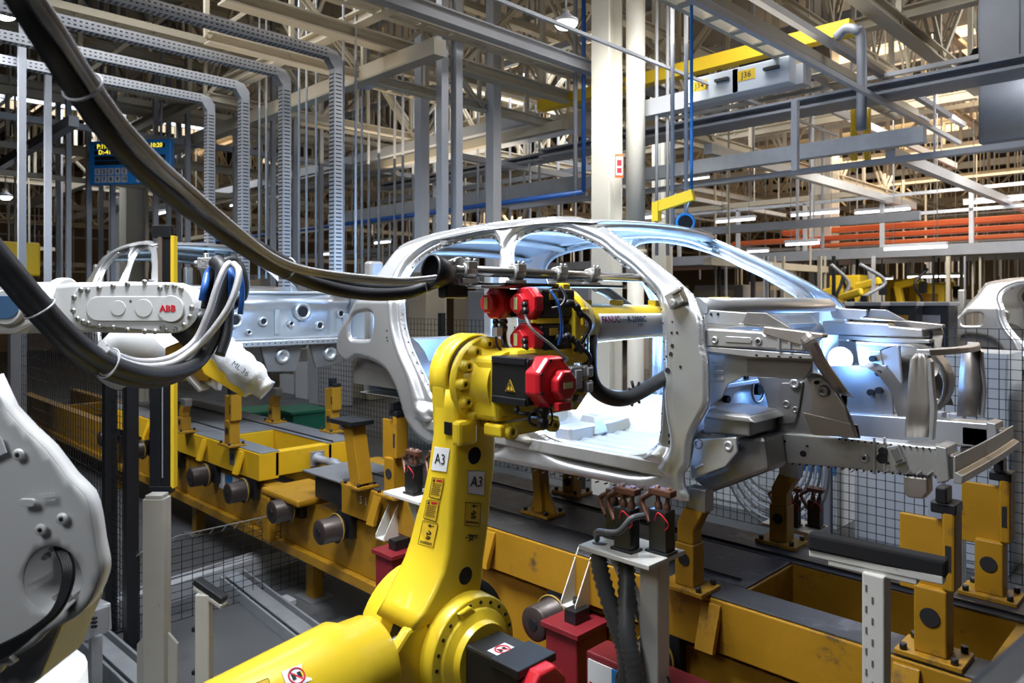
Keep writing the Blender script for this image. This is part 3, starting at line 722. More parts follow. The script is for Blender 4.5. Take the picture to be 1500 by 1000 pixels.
# lettering on a white wrap that paints the glare on the yellow tube
mm=MB(); vs=[];fs=[]
for i in range(9):
    y=2.56+.72*i/8; r=.0905-.008*(y-2.62)/.5+.0012
    for j in range(9):
        a=math.radians(-48+78*j/8); vs.append((XR+r*math.cos(a),y,H-.105+r*math.sin(a)))
for i in range(8):
    for j in range(8): a=i*9+j; fs.append((a,a+9,a+10,a+1))
mm.add(vs,fs,True); mm.build('forearm_glare_wrap',PAPER,rob,solid=.001,label='silvery white wrap on the forearm, painted as glare on the yellow tube')
def wraptext(s,size,y0,z,ma,nm,bold=0):
    t=text(s,size,(XR,y0,z),VY,UV,ma,nm,rob,.0005,'LEFT',bold)
    for v in t.data.vertices:
        yy=v.co.y+ORG['industrial_robot'].y; zz=v.co.z+ORG['industrial_robot'].z-(H-.105); r=.0905-.008*(yy-2.62)/.5+.0032
        v.co.x=XR-ORG['industrial_robot'].x+math.sqrt(max(1e-6,r*r-zz*zz))
wraptext('FANUC',.042,2.63,H-.088,INKP,'name_lettering',.0012)
wraptext('Robot',.026,2.765,H-.090,INKB,'name_lettering')
wraptext('R-2000iC',.040,2.83,H-.090,INKB,'name_lettering',.0012)
wraptext('210F',.022,2.91,H-.118,INKB,'name_lettering')
# connector plate
mm=MB(); mm.prism([PX(a,b,-1.98) for a,b in ((824,532),(862,536),(862,574),(845,600),(824,600))],(-.03,0,0)); cp=mm.build('connector_plate',YEL,rob,bevel=.004)
for a,b,w,h in ((836,552,.07,.095),(853,543,.06,.05),(853,565,.06,.05)):
    c=PX(a,b,-1.975); mm=MB(); mm.obox(c+Vector((.018,0,0)),VY,UV,VX,w,h,.04); k=mm.build('connector',GALV,cp,bevel=.008)
    mm=MB(); mm.obox(c+Vector((.041,0,0)),VY,UV,VX,w*.55,h*.7,.01); mm.build('connector_cover',PIPEW,k,bevel=.006)
for a,b in ((828,580),(842,583),(829,592)):
    c=PX(a,b,-1.98); mm=MB(); mm.cyl(c,c+Vector((.03,0,0)),.016,14); mm.build('round_connector',CAST,cp)
# mounting plate and tube rack above
mm=MB(); mm.box(-2.27,-2.10,2.06,2.86,H+.060,H+.072); mm.build('rack_plate',BLK,rob,bevel=.002)
mm=MB(); mm.box(-2.28,-2.12,1.95,2.2,H+.05,H+.06); mm.build('rack_plate_base',GALV,rob,bevel=.002)
TA=PX(648,395,-2.2); TB=PX(982,409,-2.2)
mm=MB(); mm.tube([TA,TB],.0195,18,cap=False); mm.add([],[]); mm.build('rack_tube',ALU,rob,solid=.004)
mm=MB(); mm.cyl(TA+VY*.004,TA+VY*.02,.016,14); mm.build('tube_bore',COPPER,rob)
def clamp(px,tilt=0):
    t=(px-648)/(982-648); c=PX(px,395+14*t,-2.2); mm=MB()
    mm.lathe(c-VY*.03,VY,[(0,.031),(.006,.034),(.054,.034),(.06,.031)],18)
    mm.obox(c+Vector((.022,0,.02)),VX,VY,UV,.035,.05,.035); mm.obox(c+Vector((0,0,-.04)),VX,VY,UV,.05,.08,.02)
    k=mm.build('tube_clamp',CAST,rob,bevel=.004)
    for s in (-1,1):
        mm=MB(); q=c+Vector((.03,.014*s,.036)); mm.cyl(q,q+UV*.012,.0065,8); mm.build('clamp_bolt',GALV,k)
for px in (684,756,818,866): clamp(px)
cl=PX(676,400,-2.2)
mm=MB(); mm.prism([PX(a,b,-2.19) for a,b in ((657,382),(676,375),(688,383),(692,408),(688,417),(674,419),(664,412))],(-.02,0,0)); pp=mm.build('clamp_end_plate',CAST,rob,bevel=.005)
for a,b in ((666,383),(684,380),(670,411),(685,411),(661,402)):
    c=PX(a,b,-2.19); mm=MB(); mm.cyl(c,c+VX*.012,.008,8); mm.build('plate_bolt',GALV,pp)
mm=MB(); T2=PX(690,415,-2.22); T3=PX(745,421,-2.22); mm.cyl(T2,T3,.012,12); mm.build('rack_tube',ALU,rob)
# black rubber grommet ring holding the hoses
g=PX(648,405,-2.24); mm=MB()
mm.lathe(g+Vector((.02,-.08,.02)),Vector((.1,1,-.15)),[(0,.060),(.01,.066),(.05,.058),(.09,.045),(.095,.03)],22,cap=False); mm.build('hose_cup',BLK,rob,solid=.006)
mm=MB(); mm.obox(g+Vector((.03,.03,-.06)),VX,VY,UV,.05,.12,.05); mm.build('hose_clamp',BLK,rob,bevel=.01)
# robot cabling
def cab(pts,r,name='motor_cable',ma=BLK,par=None,n=8,ridge=0,sub=8,**k):
    mm=MB(); mm.tube(spline(pts,sub),r,n,ridge=ridge); return mm.build(name,ma,par or rob,**k)
def conn(p,ax,r=.016,L=.05):
    mm=MB(); mm.lathe(p,ax,[(0,r*.8),(.008,r),(L*.35,r),(L*.4,r*.75),(L*.55,r*.75),(L*.6,r),(L,r*.9)],12); mm.build('cable_connector',BLK,rob)
for z0 in (-.012,-.158):
    x=-2.02
    conn(Vector((x,2.27,H+z0+.005)),Vector((.6,.8,-.1)),.018,.08)
    conn(Vector((x+.05,2.34,H+z0-.005)),Vector((.2,.5,-.8)),.016,.06)
    cab([Vector((x+.05,2.35,H+z0-.02)),Vector((x+.08,2.40,H+z0-.08)),Vector((x+.06,2.38,H+z0-.15)),Vector((x+.03,2.36,H+z0-.2))],.009)
    conn(Vector((-2.05,2.12,H+z0+.005)),Vector((.3,-.2,-1)),.013,.05)
    cab([Vector((-2.04,2.11,H+z0-.04)),Vector((-2.01,2.12,H+z0-.1)),Vector((-1.99,2.2,H+z0-.16)),Vector((-1.98,2.3,H-.24))],.006,ma=COND)
cab([PX(806,425,-1.98),PX(818,445,-1.95),PX(822,470,-1.95),PX(822,490,-1.96),PX(818,505,-1.98)],.006,ma=BLUEP)
cab([PX(820,420,-1.99),PX(828,435,-1.96),PX(822,448,-1.96),PX(808,452,-1.99)],.008)
conn(PX(822,498,-1.98),Vector((0,1,.3)),.02,.05)
for px in (726,737):
    conn(PX(px,467,-2.16),-UV,.013 if px==726 else .02,.05)
cab([PX(727,478,-2.16),PX(727,500,-2.15),PX(733,512,-2.12),PX(748,515,-2.1)],.005)
cab([PX(738,478,-2.16),PX(738,495,-2.15),PX(742,510,-2.12),PX(752,516,-2.1)],.012)
mm=MB(); mm.obox(PX(728,486,-2.13),VX,VY,UV,.03,.03,.035); mm.build('cable_tag',PIPEW,rob)
cab([PX(757,590,-1.93),PX(757,603,-1.93),PX(770,606,-1.9),PX(790,607,-1.87)],.008)
conn(PX(757,588,-1.93),-UV,.013,.045)
conn(PX(795,596,-1.83),-UV,.024,.075)
mm=MB(); mm.torus(PX(786,612,-1.86),FV,.028,.006,20,6); mm.build('cable_loop',BLK,rob)
cab([PX(795,619,-1.83),PX(806,622,-1.82),PX(809,610,-1.82),PX(806,596,-1.82)],.004)
# long service hose hanging inside the car
hs=[PX(865,493,-2.1),PX(863,520,-2.05),PX(866,556,-2.02),PX(882,577,-2.0),PX(912,584,-1.98),PX(945,570,-2.0),PX(985,545,-2.05)]
h=cab(hs,.034,'service_hose',BLKR,n=14,ridge=.025,sub=16)
for q in (PX(868,562,-2.02),): 
    mm=MB(); mm.torus(q,Vector((-.3,.6,-1)),.035,.003,16,6); mm.build('hose_tie',PIPEW,h)
mm=MB()
for k in range(7):
    a=k*.9; q=PX(930,576,-1.99); mm.cyl(q,q+Vector((.01*math.cos(a*2),.06*math.cos(a),.06*math.sin(a))),.007,6)
mm.build('hose_strap',BLK,h,kind='stuff')
cab([PX(872,420,-2.42),PX(890,428,-2.42),PX(915,446,-2.42),PX(950,470,-2.45)],.026,'service_hose',BLKR,n=12,ridge=.02,sub=12)
# ---- sheets on the lower arm
def onY(px,py,yoff=0):  # on left (-Y) face: X varies; find Y of face at that height by interpolation
    ys=[(a[0],PX(a[2],a[0],XP).y) for a in lv]; y=np.interp(py,[a for a,_ in ys],[b for _,b in ys]); return PY(px,py,y-.003)
def sheetY(pts,ma,name,th=.0015):
    P=[onY(a,b) for a,b in pts]; mm=MB(); mm.prism(P,(0,-th,0)); return mm.build(name,ma,rob)
def sheetX(pts,ma,name):
    P=[PX(a,b,XP+.002) for a,b in pts]; mm=MB(); mm.prism(P,(.0015,0,0)); return mm.build(name,ma,rob)
s1=sheetY([(637,654),(659,657),(654,691),(632,688)],PAPER,'paper_sign')
def lay(s,p,q,r_,size,nm,ma,par,yo=Vector((0,-.003,0)),bold=0):
    right=(q-p).normalized(); up=(p-r_); up=(up-right*up.dot(right)).normalized(); c=(q+r_)/2+yo
    return text(s,size,c,right,up,ma,nm,par,.0004,bold=bold)
A_,B_,C_=onY(637,654),onY(659,657),onY(632,688); lay('A3',A_,B_,C_,.058,'sign_lettering',INK,s1)
def frame_lines(pts,par,ma=INK,w=.0016,off=Vector((0,-.003,0))):
    mm=MB(); n=len(pts)
    for i in range(n): mm.beam(pts[i]+off,pts[(i+1)%n]+off,w,.0006,off.normalized())
    mm.build('label_border',ma,par)
def caution(pts,fn,off,rgt):
    P=[fn(a,b) for a,b in pts]; mm=MB(); mm.prism(P,off.normalized()*.0012); l=mm.build('warning_label',LABY,rob)
    frame_lines(P,l,INK,.0018,off)
    r=(P[1]-P[0]); d=(P[3]-P[0]); mm=MB(); mr=MB()
    c=P[0]+r*.2+d*.13+off; s=.009; rn=r.normalized(); dn=d.normalized()
    mm.prism([c-dn*s,c+rn*s*.9+dn*s*.6,c-rn*s*.9+dn*s*.6],off*.2)
    mr.beam(P[0]+r*.4+d*.13+off,P[0]+r*.88+d*.13+off,.008,.0006,off)
    for k in range(7):
        f=.30+.09*k; mm.beam(P[0]+r*.1+d*f+off,P[0]+r*(.9-.2*((k*7)%3)/3)+d*f+off,.0022,.0006,off)
    mm.build('label_print',INK,l,kind='stuff'); mr.build('label_heading',INKR,l)
caution([(634,699),(651,701),(645,731),(629,727)],onY,Vector((0,-.003,0)),1)
caution([(626,732),(644,734),(639,763),(621,758)],onY,Vector((0,-.003,0)),1)
def diagram(pts,fn,off):
    P=[fn(a,b) for a,b in pts]; mm=MB(); mm.prism(P,off.normalized()*.0012); l=mm.build('warning_label',LABY,rob); frame_lines(P,l,INK,.0018,off)
    r=P[1]-P[0]; d=P[3]-P[0]; mm=MB(); n=off.normalized()
    c=P[0]+r*.55+d*.14+off; mm.cyl(c,c+n*.0008,.006,10); mm.beam(P[0]+r*.4+d*.15+off,P[0]+r*.8+d*.13+off,.003,.0006,n)
    pth=[(.5,.35),(.7,.42),(.6,.5),(.42,.46),(.5,.6),(.72,.62),(.6,.7),(.4,.66)]
    for (a,b),(e,f) in zip(pth,pth[1:]): mm.beam(P[0]+r*a+d*b+off,P[0]+r*e+d*f+off,.005,.0006,n)
    for f in (.84,.9): mm.beam(P[0]+r*.1+d*f+off,P[0]+r*.9+d*f+off,.002,.0006,n)
    mm.build('label_print',INK,l,kind='stuff')
diagram([(620,762),(642,767),(635,802),(613,796)],onY,Vector((0,-.003,0)))
fx_=lambda a,b: PX(a,b,XP+.003)
P=[(685,689),(710,690),(709,725),(685,722)]
s2=sheetX(P,PAPER,'paper_sign'); lay('A3',fx_(*P[0]),fx_(*P[1]),fx_(*P[3]),.058,'sign_lettering',INK,s2,Vector((.003,0,0)))
frame_lines([fx_(*q) for q in P],s2,INKB,.0016,Vector((.001,0,0)))
diagram([(681,735),(704,737),(702,771),(679,768)],fx_,Vector((.003,0,0)))
jr=(fx_(704,789)-fx_(680,787)).normalized(); ju=VX.cross(jr); text('-*J2**',.028,fx_(690,787)+Vector((.004,0,0)),jr,ju,INK,'axis_lettering',rob,bold=.0012)
for a,b in ((695,667),(682,843)):
    c=PX(a,b,XP); mm=MB(); mm.lathe(c+Vector((-.01,0,0)),VX,[(0,.03),(.0112,.03),(.0115,.034),(.0105,.035)],24); k=mm.build('lightening_hole',HOLE,rob)
mm=MB(); mm.obox(onY(657,627)+Vector((0,-.002,0)),VX,UV,VY,.045,.05,.006); mm.build('stop_block',BLK,rob,bevel=.002)
mm=MB(); mm.obox(PX(676,632,XP)+Vector((.02,0,0)),VX,VY,UV,.05,.1,.1); mm.build('arm_boss',YEL,rob,bevel=.015)
# ---- shoulder
sc=Vector((-2.25,1.93,H-1.375))
mm=MB(); mm.lathe(sc,VX,[(-.30,.26),(-.02,.26),(.0,.25)],44); mm.build('shoulder_drum',YEL,rob,bevel=.004)
mm=MB(); mm.lathe(sc+VX*.0,VX,[(-.1,.262),(.012,.262),(.014,.20)],44); mm.build('shoulder_seal',BLK,rob)
mm=MB(); mm.lathe(sc+VX*.014,VX,[(0,.222),(.09,.218),(.10,.212),(.105,.175),(.115,.17),(.13,.135),(.16,.13)],44); fl=mm.build('shoulder_flange',YEL,rob,bevel=.002)
for k in range(22):
    a=2*PI*k/22; c=sc+Vector((.118,.194*math.cos(a),.194*math.sin(a))); mm=MB(); mm.cyl(c,c+VX*.003,.0075,8); mm.build('flange_bolt',BLK,fl)
mm=MB(); mm.box(-2.08,-1.80,1.83,2.01,H-1.50,H-1.29); sm_=mm.build('shoulder_motor',BLKM,rob,bevel=.01)
mm=MB(); mm.box(-1.93,-1.79,1.82,2.02,H-1.315,H-1.285); mm.build('motor_cap',BLK,sm_,bevel=.004)
oc=octo((-1.80,1.92,H-1.395),VX,.11,.06,'motor_cover',RED)
def nosign(c,right,up,s,par):
    r=Vector(right).normalized(); u=Vector(up).normalized(); n=r.cross(u); c=Vector(c)
    mm=MB(); mm.obox(c,r,u,n,s*2,s*1.5,.001); l=mm.build('no_touch_label',PAPER,par)
    mm=MB(); mm.torus(c+n*.001,n,s*.62,s*.07,24,6); mm.beam(c-r*s*.44+u*s*.44+n*.001,c+r*s*.44-u*s*.44+n*.001,s*.12,.001,n); mm.build('ban_ring',INKR,l)
    mm=MB(); 
    for a in (-.25,.25): mm.obox(c+r*s*a+n*.0008,r,u,n,s*.3,s*.5,.001)
    mm.build('hand_mark',INK,l)
nosign((-1.95,1.9,H-1.2885),Vector((0,1,0)),Vector((-1,0,0)),.045,rob)
# bracket lugs around the shoulder
mm=MB(); mm.prism([PX(a,b,-2.17) for a,b in ((680,882),(686,870),(712,878),(722,890),(712,911),(700,905))],(-.09,0,0)); mm.build('hard_stop',YEL,rob,bevel=.012)
mm=MB(); mm.prism([PX(a,b,-2.12) for a,b in ((672,900),(690,888),(712,906),(706,920),(684,912))],(-.05,0,0)); mm.build('stop_bracket',YEL,rob,bevel=.008)
# turret casting: two cheeks and webs going back (-Y) to the balancer
mm=MB(); mm.prism([PX(a,b,-2.20) for a,b in ((600,922),(625,912),(640,935),(652,1010),(560,1060),(520,1040),(560,985))],(-.05,0,0)); mm.build('turret_cheek',YEL,rob,bevel=.015)
mm=MB(); mm.prism([PX(a,b,-2.38) for a,b in ((552,925),(590,915),(610,930),(600,1010),(520,1020),(505,975))],(-.05,0,0)); mm.build('turret_cheek',YEL,rob,bevel=.015)
mm=MB(); mm.box(-2.44,-2.2,1.60,1.98,H-1.7,H-1.46); mm.build('turret_floor',YEL,rob,bevel=.03)
mm=MB(); mm.beam((-2.41,1.72,H-1.32),(-2.21,1.72,H-1.36),.05,.10); mm.build('turret_web',YEL,rob,bevel=.01)
ba=Vector((-2.31,1.60,H-1.335)); bd=Vector((0.02,-1,-.06))
mm=MB(); mm.lathe(ba,bd,[(0,.10),(.01,.155),(.035,.165),(.13,.17),(.17,.19),(.26,.185),(.9,.15),(.95,.1)],36); bal=mm.build('balancer_cylinder',YEL,rob,bevel=.003)
mm=MB(); mm.cyl(ba+Vector((0,.14,0)),ba,.035,16); mm.torus(ba+Vector((0,.1,0)),VX,.035,.02,20,8); mm.build('balancer_rod',CAST,rob)
nx_=Vector((.5,0,.87)).normalized(); 
nosign(ba+Vector((0,-.33,-.02))+nx_*.1825,VY*-1,UV,.04,rob) if False else None
tl=ba+Vector((0.005,-.40,-.025))
for dy,kind_ in ((0,'n'),(-.13,'y')):
    n=Vector((.62,0,.78)).normalized(); c=tl+Vector((0,dy,-.004))+n*(.184-.0 +dy*.06); r=Vector((0,1,0)); u=n.cross(r)
    if kind_=='n': nosign(c,r,u,.042,bal)
    else:
        mm=MB(); mm.obox(c,r,u,n,.09,.06,.001); l=mm.build('yellow_notice',LABY,bal); 
        P=[c-r*.045+u*.03,c+r*.045+u*.03,c+r*.045-u*.03,c-r*.045-u*.03]; frame_lines(P,l,INK,.0015,n*.001)
# turret body and pedestal down to the floor
mm=MB(); mm.lathe((-2.32,1.75,.0),UV,[(0,.36),(.05,.36),(.06,.30),(.30,.28),(.32,.33),(.55,.33),(.62,.26),(.85,.24)],36); mm.build('robot_base',YEL,rob,bevel=.004)
mm=MB(); mm.box(-2.5,-2.15,.8,1.9,.78,1.0); mm.build('turret_body',YEL,rob,bevel=.05)
# ================================================================== HOSE BUNDLE TO THE YELLOW ROBOT
def bundle(name,label,group=None):
    return empty(name,(-2.3,1.2,1.9),label,'hose',group)
hb=bundle('hose_bundle','thick black hose bundle sweeping from the top left corner down to the yellow robot')
hp=[(2,-45,1.30),(32,5,1.36),(68,62,1.42),(110,128,1.52),(155,190,1.62),(205,245,1.75),(255,290,1.9),(300,322,2.05),(350,358,2.2),(405,391,2.4),(450,411,2.55),(500,425,2.65),(550,431,2.72),(600,428,2.8),(640,413,2.86)]
cab([PD(a,b,d) for a,b,d in hp],.0245,'hose',BLKR,hb,14,0,10)
cab([PD(a+9,b-9,d+.03) for a,b,d in hp],.020,'hose',BLKR,hb,12,0,10)
cc=[(24,-50,1.28),(52,0,1.34),(86,52,1.40),(126,115,1.5),(170,178,1.6),(222,236,1.72),(275,284,1.9),(330,328,2.05),(385,370,2.25),(425,392,2.4),(470,402,2.55),(530,410,2.65),(590,413,2.75),(650,407,2.84)]
cab([PD(a,b,d) for a,b,d in cc],.0095,'conduit',COND,hb,10,.05,24)
cc2=[(a+6,b-7,d) for a,b,d in cc[:7]]+[(335,324,2.05),(390,368,2.25),(430,388,2.4),(475,398,2.55),(535,405,2.65),(592,409,2.75),(650,404,2.84)]
cab([PD(a,b,d) for a,b,d in cc2],.008,'conduit',COND,hb,8,.05,24)
def tie(c,ax,R,par,ma=PIPEW): mm=MB(); mm.torus(c,ax,R,.003,20,6); return mm.build('cable_tie',ma,par)
tie(PD(121,127,1.52),PD(155,190,1.62)-PD(110,128,1.52),.040,hb); tie(PD(420,393,2.45),PD(450,411,2.55)-PD(405,391,2.4),.036,hb); tie(PD(626,417,2.84),RV,.032,hb)
# ================================================================== WHITE ROBOT ARM AT LEFT
wa=empty('industrial_robot',PD(130,450,3.4)*1.0-Vector((0,0,.15)),'white robot with bolted cover and red lettering, left, above the black fence posts','robot')
DW=3.35
def PB(a,b,o=0): return PD(a,b,DW+o)
fwd=-FV
def slab(pxs,o,th,name,ma,par=wa,bev=.008,seg=2,**k):
    mm=MB(); mm.prism([PB(a,b,0)+FV*o for a,b in pxs],FV*th); return mm.build(name,ma,par,bevel=bev,seg=seg,**k)
mm=MB(); a=PB(-60,451)+FV*.14; b=PB(150,451)+FV*.14
mm.lathe(a,RV,[(0,.12),((b-a).length*.55,.122),((b-a).length*.9,.112),((b-a).length,.105)],32); mm.build('arm_tube',WHT,wa)
slab([(60,418),(110,413),(180,412),(240,413),(268,424),(280,440),(283,455),(280,472),(268,484),(240,489),(160,488),(110,486),(70,482)],.02,.20,'arm_casting',WHT,bev=.02,seg=3)
cov=[(132,413),(170,411),(215,410),(250,412)]
import itertools
def teardrop(scale=1.0,dx=0):
    P=[]
    cR=(251,451); rR=37*scale; cL=(128,447); rL=29*scale
    for k in range(15):
        a=math.radians(80-160*k/14-0); P.append((cR[0]+rR*math.cos(a),cR[1]-rR*math.sin(a)))
    for k in range(13):
        a=math.radians(-100-160*k/12); P.append((cL[0]+rL*math.cos(a)*.75,cL[1]-rL*math.sin(a)))
    return P
cv=slab(teardrop(),-.02,.05,'gear_cover',WHT,bev=.006)
# recessed panel stadium + round cap
def stadium(x0,x1,yc,r,n=10):
    return [(x1+r*math.cos(math.radians(90-180*k/n)),yc-r*math.sin(math.radians(90-180*k/n))) for k in range(n+1)]+[(x0+r*math.cos(math.radians(270-180*k/n)),yc-r*math.sin(math.radians(270-180*k/n))) for k in range(n+1)]
slab(stadium(149,255,452,18),-.028,.01,'cover_panel',WHT,cv,.003)
for cx,r in ((178,11),(215,13)):
    mm=MB(); c=PB(cx,451)-FV*.028; mm.lathe(c,-FV,[(0,r*.0031),(.003,r*.003)],24); mm.build('cover_plug',WHT,cv)
mm=MB(); c=PB(255,452)-FV*.028; mm.lathe(c,-FV,[(0,.060),(.008,.058)],32); cap_=mm.build('badge_cap',WHT,cv)
text('ABB',.040,c-FV*.009+RV*-.012,RV,UV,INKR,'badge_lettering',cap_,.0006,bold=.0014)
for a,b in [(132,421),(149,418),(169,415),(190,412),(215,409),(231,408),(246,408),(260,411),(271,418),(124,431),(120,441),(119,451),(121,460),(125,470),(133,477),(149,481),(169,483),(190,487),(215,489),(230,489),(246,487),(260,484),(272,476),(281,464),(283,450),(196,441),(238,481)]:
    cx,cy=251,451
    if a>230: vx,vy=a-cx,b-cy; L=math.hypot(vx,vy); k=(32.5/L); a,b=(cx+vx*k,cy+vy*k) if (a,b)!=(238,481) else (240,479)
    elif a<132: vx,vy=(a-128),(b-447); L=math.hypot(vx/.75,vy); k=24/L; a,b=128+vx*k,447+vy*k
    elif (a,b)!=(196,441): b=b+(4 if b<450 else -4)
    c=PB(a,b)-FV*.0202; mm=MB(); mm.lathe(c,-FV,[(0,.013),(.002,.0125),(.002,.008),(.008,.0075)],12); k_=mm.build('cover_bolt',CAST,cv)
    mm=MB(); mm.cyl(c-FV*.0082,c-FV*.009,.0035,6); mm.build('bolt_socket',HOLE,k_)
mm=MB(); a=PB(62,448)+FV*.12; mm.lathe(a,RV,[(0,.128),(.012,.132),(.045,.132),(.05,.125)],32); mm.build('arm_flange',WHT,wa,bevel=.002)
mm=MB(); c=PB(8,450)+FV*.03; mm.lathe(c,-FV,[(0,.082),(.03,.08),(.035,.075)],32); k_=mm.build('joint_cap',WHT,wa)
slab(stadium(-10,12,450,17),-.01,.012,'joint_window',INKB,wa,.003)
slab([(-60,412),(15,412),(40,425),(46,450),(40,478),(15,490),(-60,490)],.03,.2,'elbow_joint',WHT,wa,.02)
mm=MB(); c=PB(262,480)+FV*.12; mm.lathe(c+UV*.05,Vector(RV)*.5-UV,[(0,.10),(.05,.11),(.07,.10),(.12,.085)],28); mm.build('wrist_ring',BLK,wa)
mm=MB(); c=PB(130,520)+FV*.45; mm.lathe(c,UV*.2+RV*.3,[(-.2,.12),(0,.16),(.15,.13)],24); mm.build('lower_joint',WHT,wa)
# cable bunch at its wrist
bb=empty('hose_bundle',PD(200,560,3.0),'black and blue hose bundle looping under the white robot arm and up its wrist','hose')
hp=[(-20,350,2.3),(20,398,2.35),(62,448,2.42),(110,498,2.5),(150,527,2.6),(200,546,2.72),(245,548,2.85),(285,532,2.98),(308,500,3.05),(318,460,3.08),(325,420,3.1),(326,395,3.12),(316,383,3.15)]
cab([PD(a,b,d) for a,b,d in hp],.033,'hose',BLKR,bb,14,0,10)
cab([PD(a-12,b+10,d+.02) for a,b,d in hp[:9]]+[PD(a-4,b+6,d+.05) for a,b,d in hp[9:]],.026,'hose',BLKR,bb,12,0,10)
c3=[(150,505,2.6),(175,522,2.7),(210,530,2.8),(250,524,2.9),(285,500,2.98),(305,460,3.0),(318,420,3.02),(330,392,3.05),(337,385,3.08)]
cab([PD(a,b,d) for a,b,d in c3],.014,'conduit',COND,bb,10,.05,20)
cab([PD(a+4,b+7,d-.01) for a,b,d in c3[:5]]+[PD(308,488,2.97),PD(332,455,2.98),PD(345,425,3.0),PD(350,398,3.03),PD(342,386,3.08)],.014,'conduit',COND,bb,10,.05,20)
for pts,r,ma in (([(300,452,3.15),(305,425,3.15),(312,400,3.15),(325,385,3.15),(345,382,3.2),(356,400,3.2),(358,430,3.2),(345,445,3.2),(330,455,3.2),(316,470,3.2)],.018,BLKR),
                 ([(296,440,3.1),(300,420,3.1),(305,400,3.15),(318,386,3.15)],.016,BLUEP),
                 ([(336,470,3.1),(338,440,3.1),(340,410,3.1),(335,392,3.12)],.016,BLUEP),
                 ([(322,520,3.05),(332,490,3.08),(335,450,3.1),(332,410,3.12),(325,388,3.14)],.022,BLKR),
                 ([(352,460,3.18),(355,430,3.18),(352,405,3.18),(343,388,3.18),(330,384,3.18)],.012,BLUEP)):
    cab([PD(*q) for q in pts],r,'hose',ma,bb,10,0,8)
tie(PD(58,452,2.42),PD(62,448,2.42)-PD(20,398,2.35),.052,bb); tie(PD(158,533,2.62),PD(200,546,2.72)-PD(150,527,2.6),.052,bb)
tie(PD(160,530,2.62),PD(200,546,2.72)-PD(150,527,2.6),.050,bb)
# valve fitting on top of the bunch
vf=MB(); c=PD(302,386,3.2); vf.obox(c,RV,FV,UV,.06,.05,.05); vf.cyl(c+RV*.02,c+RV*.09,.022,12); vf.cyl(c-RV*.05,c,.014,10); vf.cyl(c+UV*-.03,c+UV*.045,.012,10); vf.build('hose_fitting',CAST,bb,bevel=.004)
# welding gun held by the white arm
wg=empty('welding_gun',PD(330,540,3.45),'yellow welding gun wrapped in white cloth at the tip of the white robot arm','tool')
DG=3.4
def slabg(pxs,o,th,name,ma,par=wg,bev=.006,**k):
    mm=MB(); mm.prism([PD(a,b,DG)+FV*o for a,b in pxs],FV*th); return mm.build(name,ma,par,bevel=bev,**k)
slabg([(234,510),(300,483),(312,500),(290,525),(298,535),(300,560),(262,560),(240,545),(234,530)],.05,.2,'gun_body',YELS)
slabg([(290,528),(306,522),(362,566),(364,578),(356,582),(298,548)],.0,.10,'gun_jaw',YELB)
slabg([(262,545),(275,548),(296,572),(290,575)],.0,.1,'gun_jaw',CAST)
slabg([(306,522),(312,524),(366,572),(360,582),(356,578),(360,574)],-.004,.012,'jaw_edge',PAPER)
sl=MB(); R=[]; path=spline([PD(318,500,3.42),PD(340,525,3.4),(PD(365,550,3.38)),PD(392,572,3.38)],5)
random.seed(3)
for i,p in enumerate(path):
    t=(path[min(i+1,len(path)-1)]-path[max(0,i-1)]).normalized(); s_=t.cross(FV).normalized(); rad=(.062,.075,.08,.075,.05)[min(4,i*5//len(path))]
    R.append([p+s_*(rad*math.cos(2*PI*k/14)*random.uniform(.88,1.12))+FV*(rad*.8*math.sin(2*PI*k/14)) for k in range(14)])
sl.loft(R); sl.build('cloth_sleeve',CLOTH,wg)
sl=MB(); R=[]; path=spline([PD(278,550,3.5),PD(300,553,3.5),PD(322,562,3.5)],4)
for i,p in enumerate(path): R.append([p+UV*(.035*math.cos(2*PI*k/12)*random.uniform(.85,1.15))+FV*(.03*math.sin(2*PI*k/12)) for k in range(12)])
sl.loft(R); sl.build('cloth_sleeve',CLOTH,wg)
text('ML 36',.035,PD(352,540,3.30),(RV-UV*.75),(UV+RV*.75),INKB,'sleeve_lettering',wg)
# ================================================================== WHITE ROBOT FRAME bottom left
wf=empty('industrial_robot',PD(40,1050,1.9),'big white robot link with round opening in the bottom left corner','robot')
DF=1.95
def slabf(pxs,o,th,name,ma,par=wf,bev=.012,seg=3,**k):
    mm=MB(); mm.prism([PD(a,b,DF)+FV*o for a,b in pxs],FV*th); return mm.build(name,ma,par,bevel=bev,seg=seg,**k)
def frame_face():
    O=[(-40,560),(0,600),(30,632),(60,660),(92,702),(118,728),(128,760),(134,800),(140,830),(139,850),(128,878),(112,900),(90,914),(60,930),(40,950),(10,965),(-40,975)]
    return O
O=smooth_poly([(a,b) for a,b in frame_face()],2)
hole=[(72+44*math.cos(2*PI*k/28)-.0*k,852-50*math.sin(2*PI*k/28)) for k in range(28)]
def toxz(P): return [((a-60)*DF/FP,(CY-b)*DF/FP) for a,b in P]
vs,fs=sheet(toxz(O),[toxz(hole)],.02,lambda V: 0.018+0*(1-sst(np.minimum(seg_dist(toxz(O),V),seg_dist(toxz(hole),V)),0,.03)))
base=PD(60,CY,DF); tr=lambda x,y,z: base+RV*x+FV*y+UV*(z-H)
mm=MB().add([tr(x,y,z) for x,y,z in vs],fs,True); mm.build('link_face',WHT,wf,solid=.006)
n_=len(O); mm=MB(); P1=[PD(a,b,DF)+FV*.018 for a,b in O]; P2=[PD(a,b,DF)+FV*.07-RV*.0 for a,b in O]
mm.add(P1+P2,[(i,(i+1)%n_,n_+(i+1)%n_,n_+i) for i in range(n_)],True); mm.build('link_edge',WHT,wf,solid=.006)
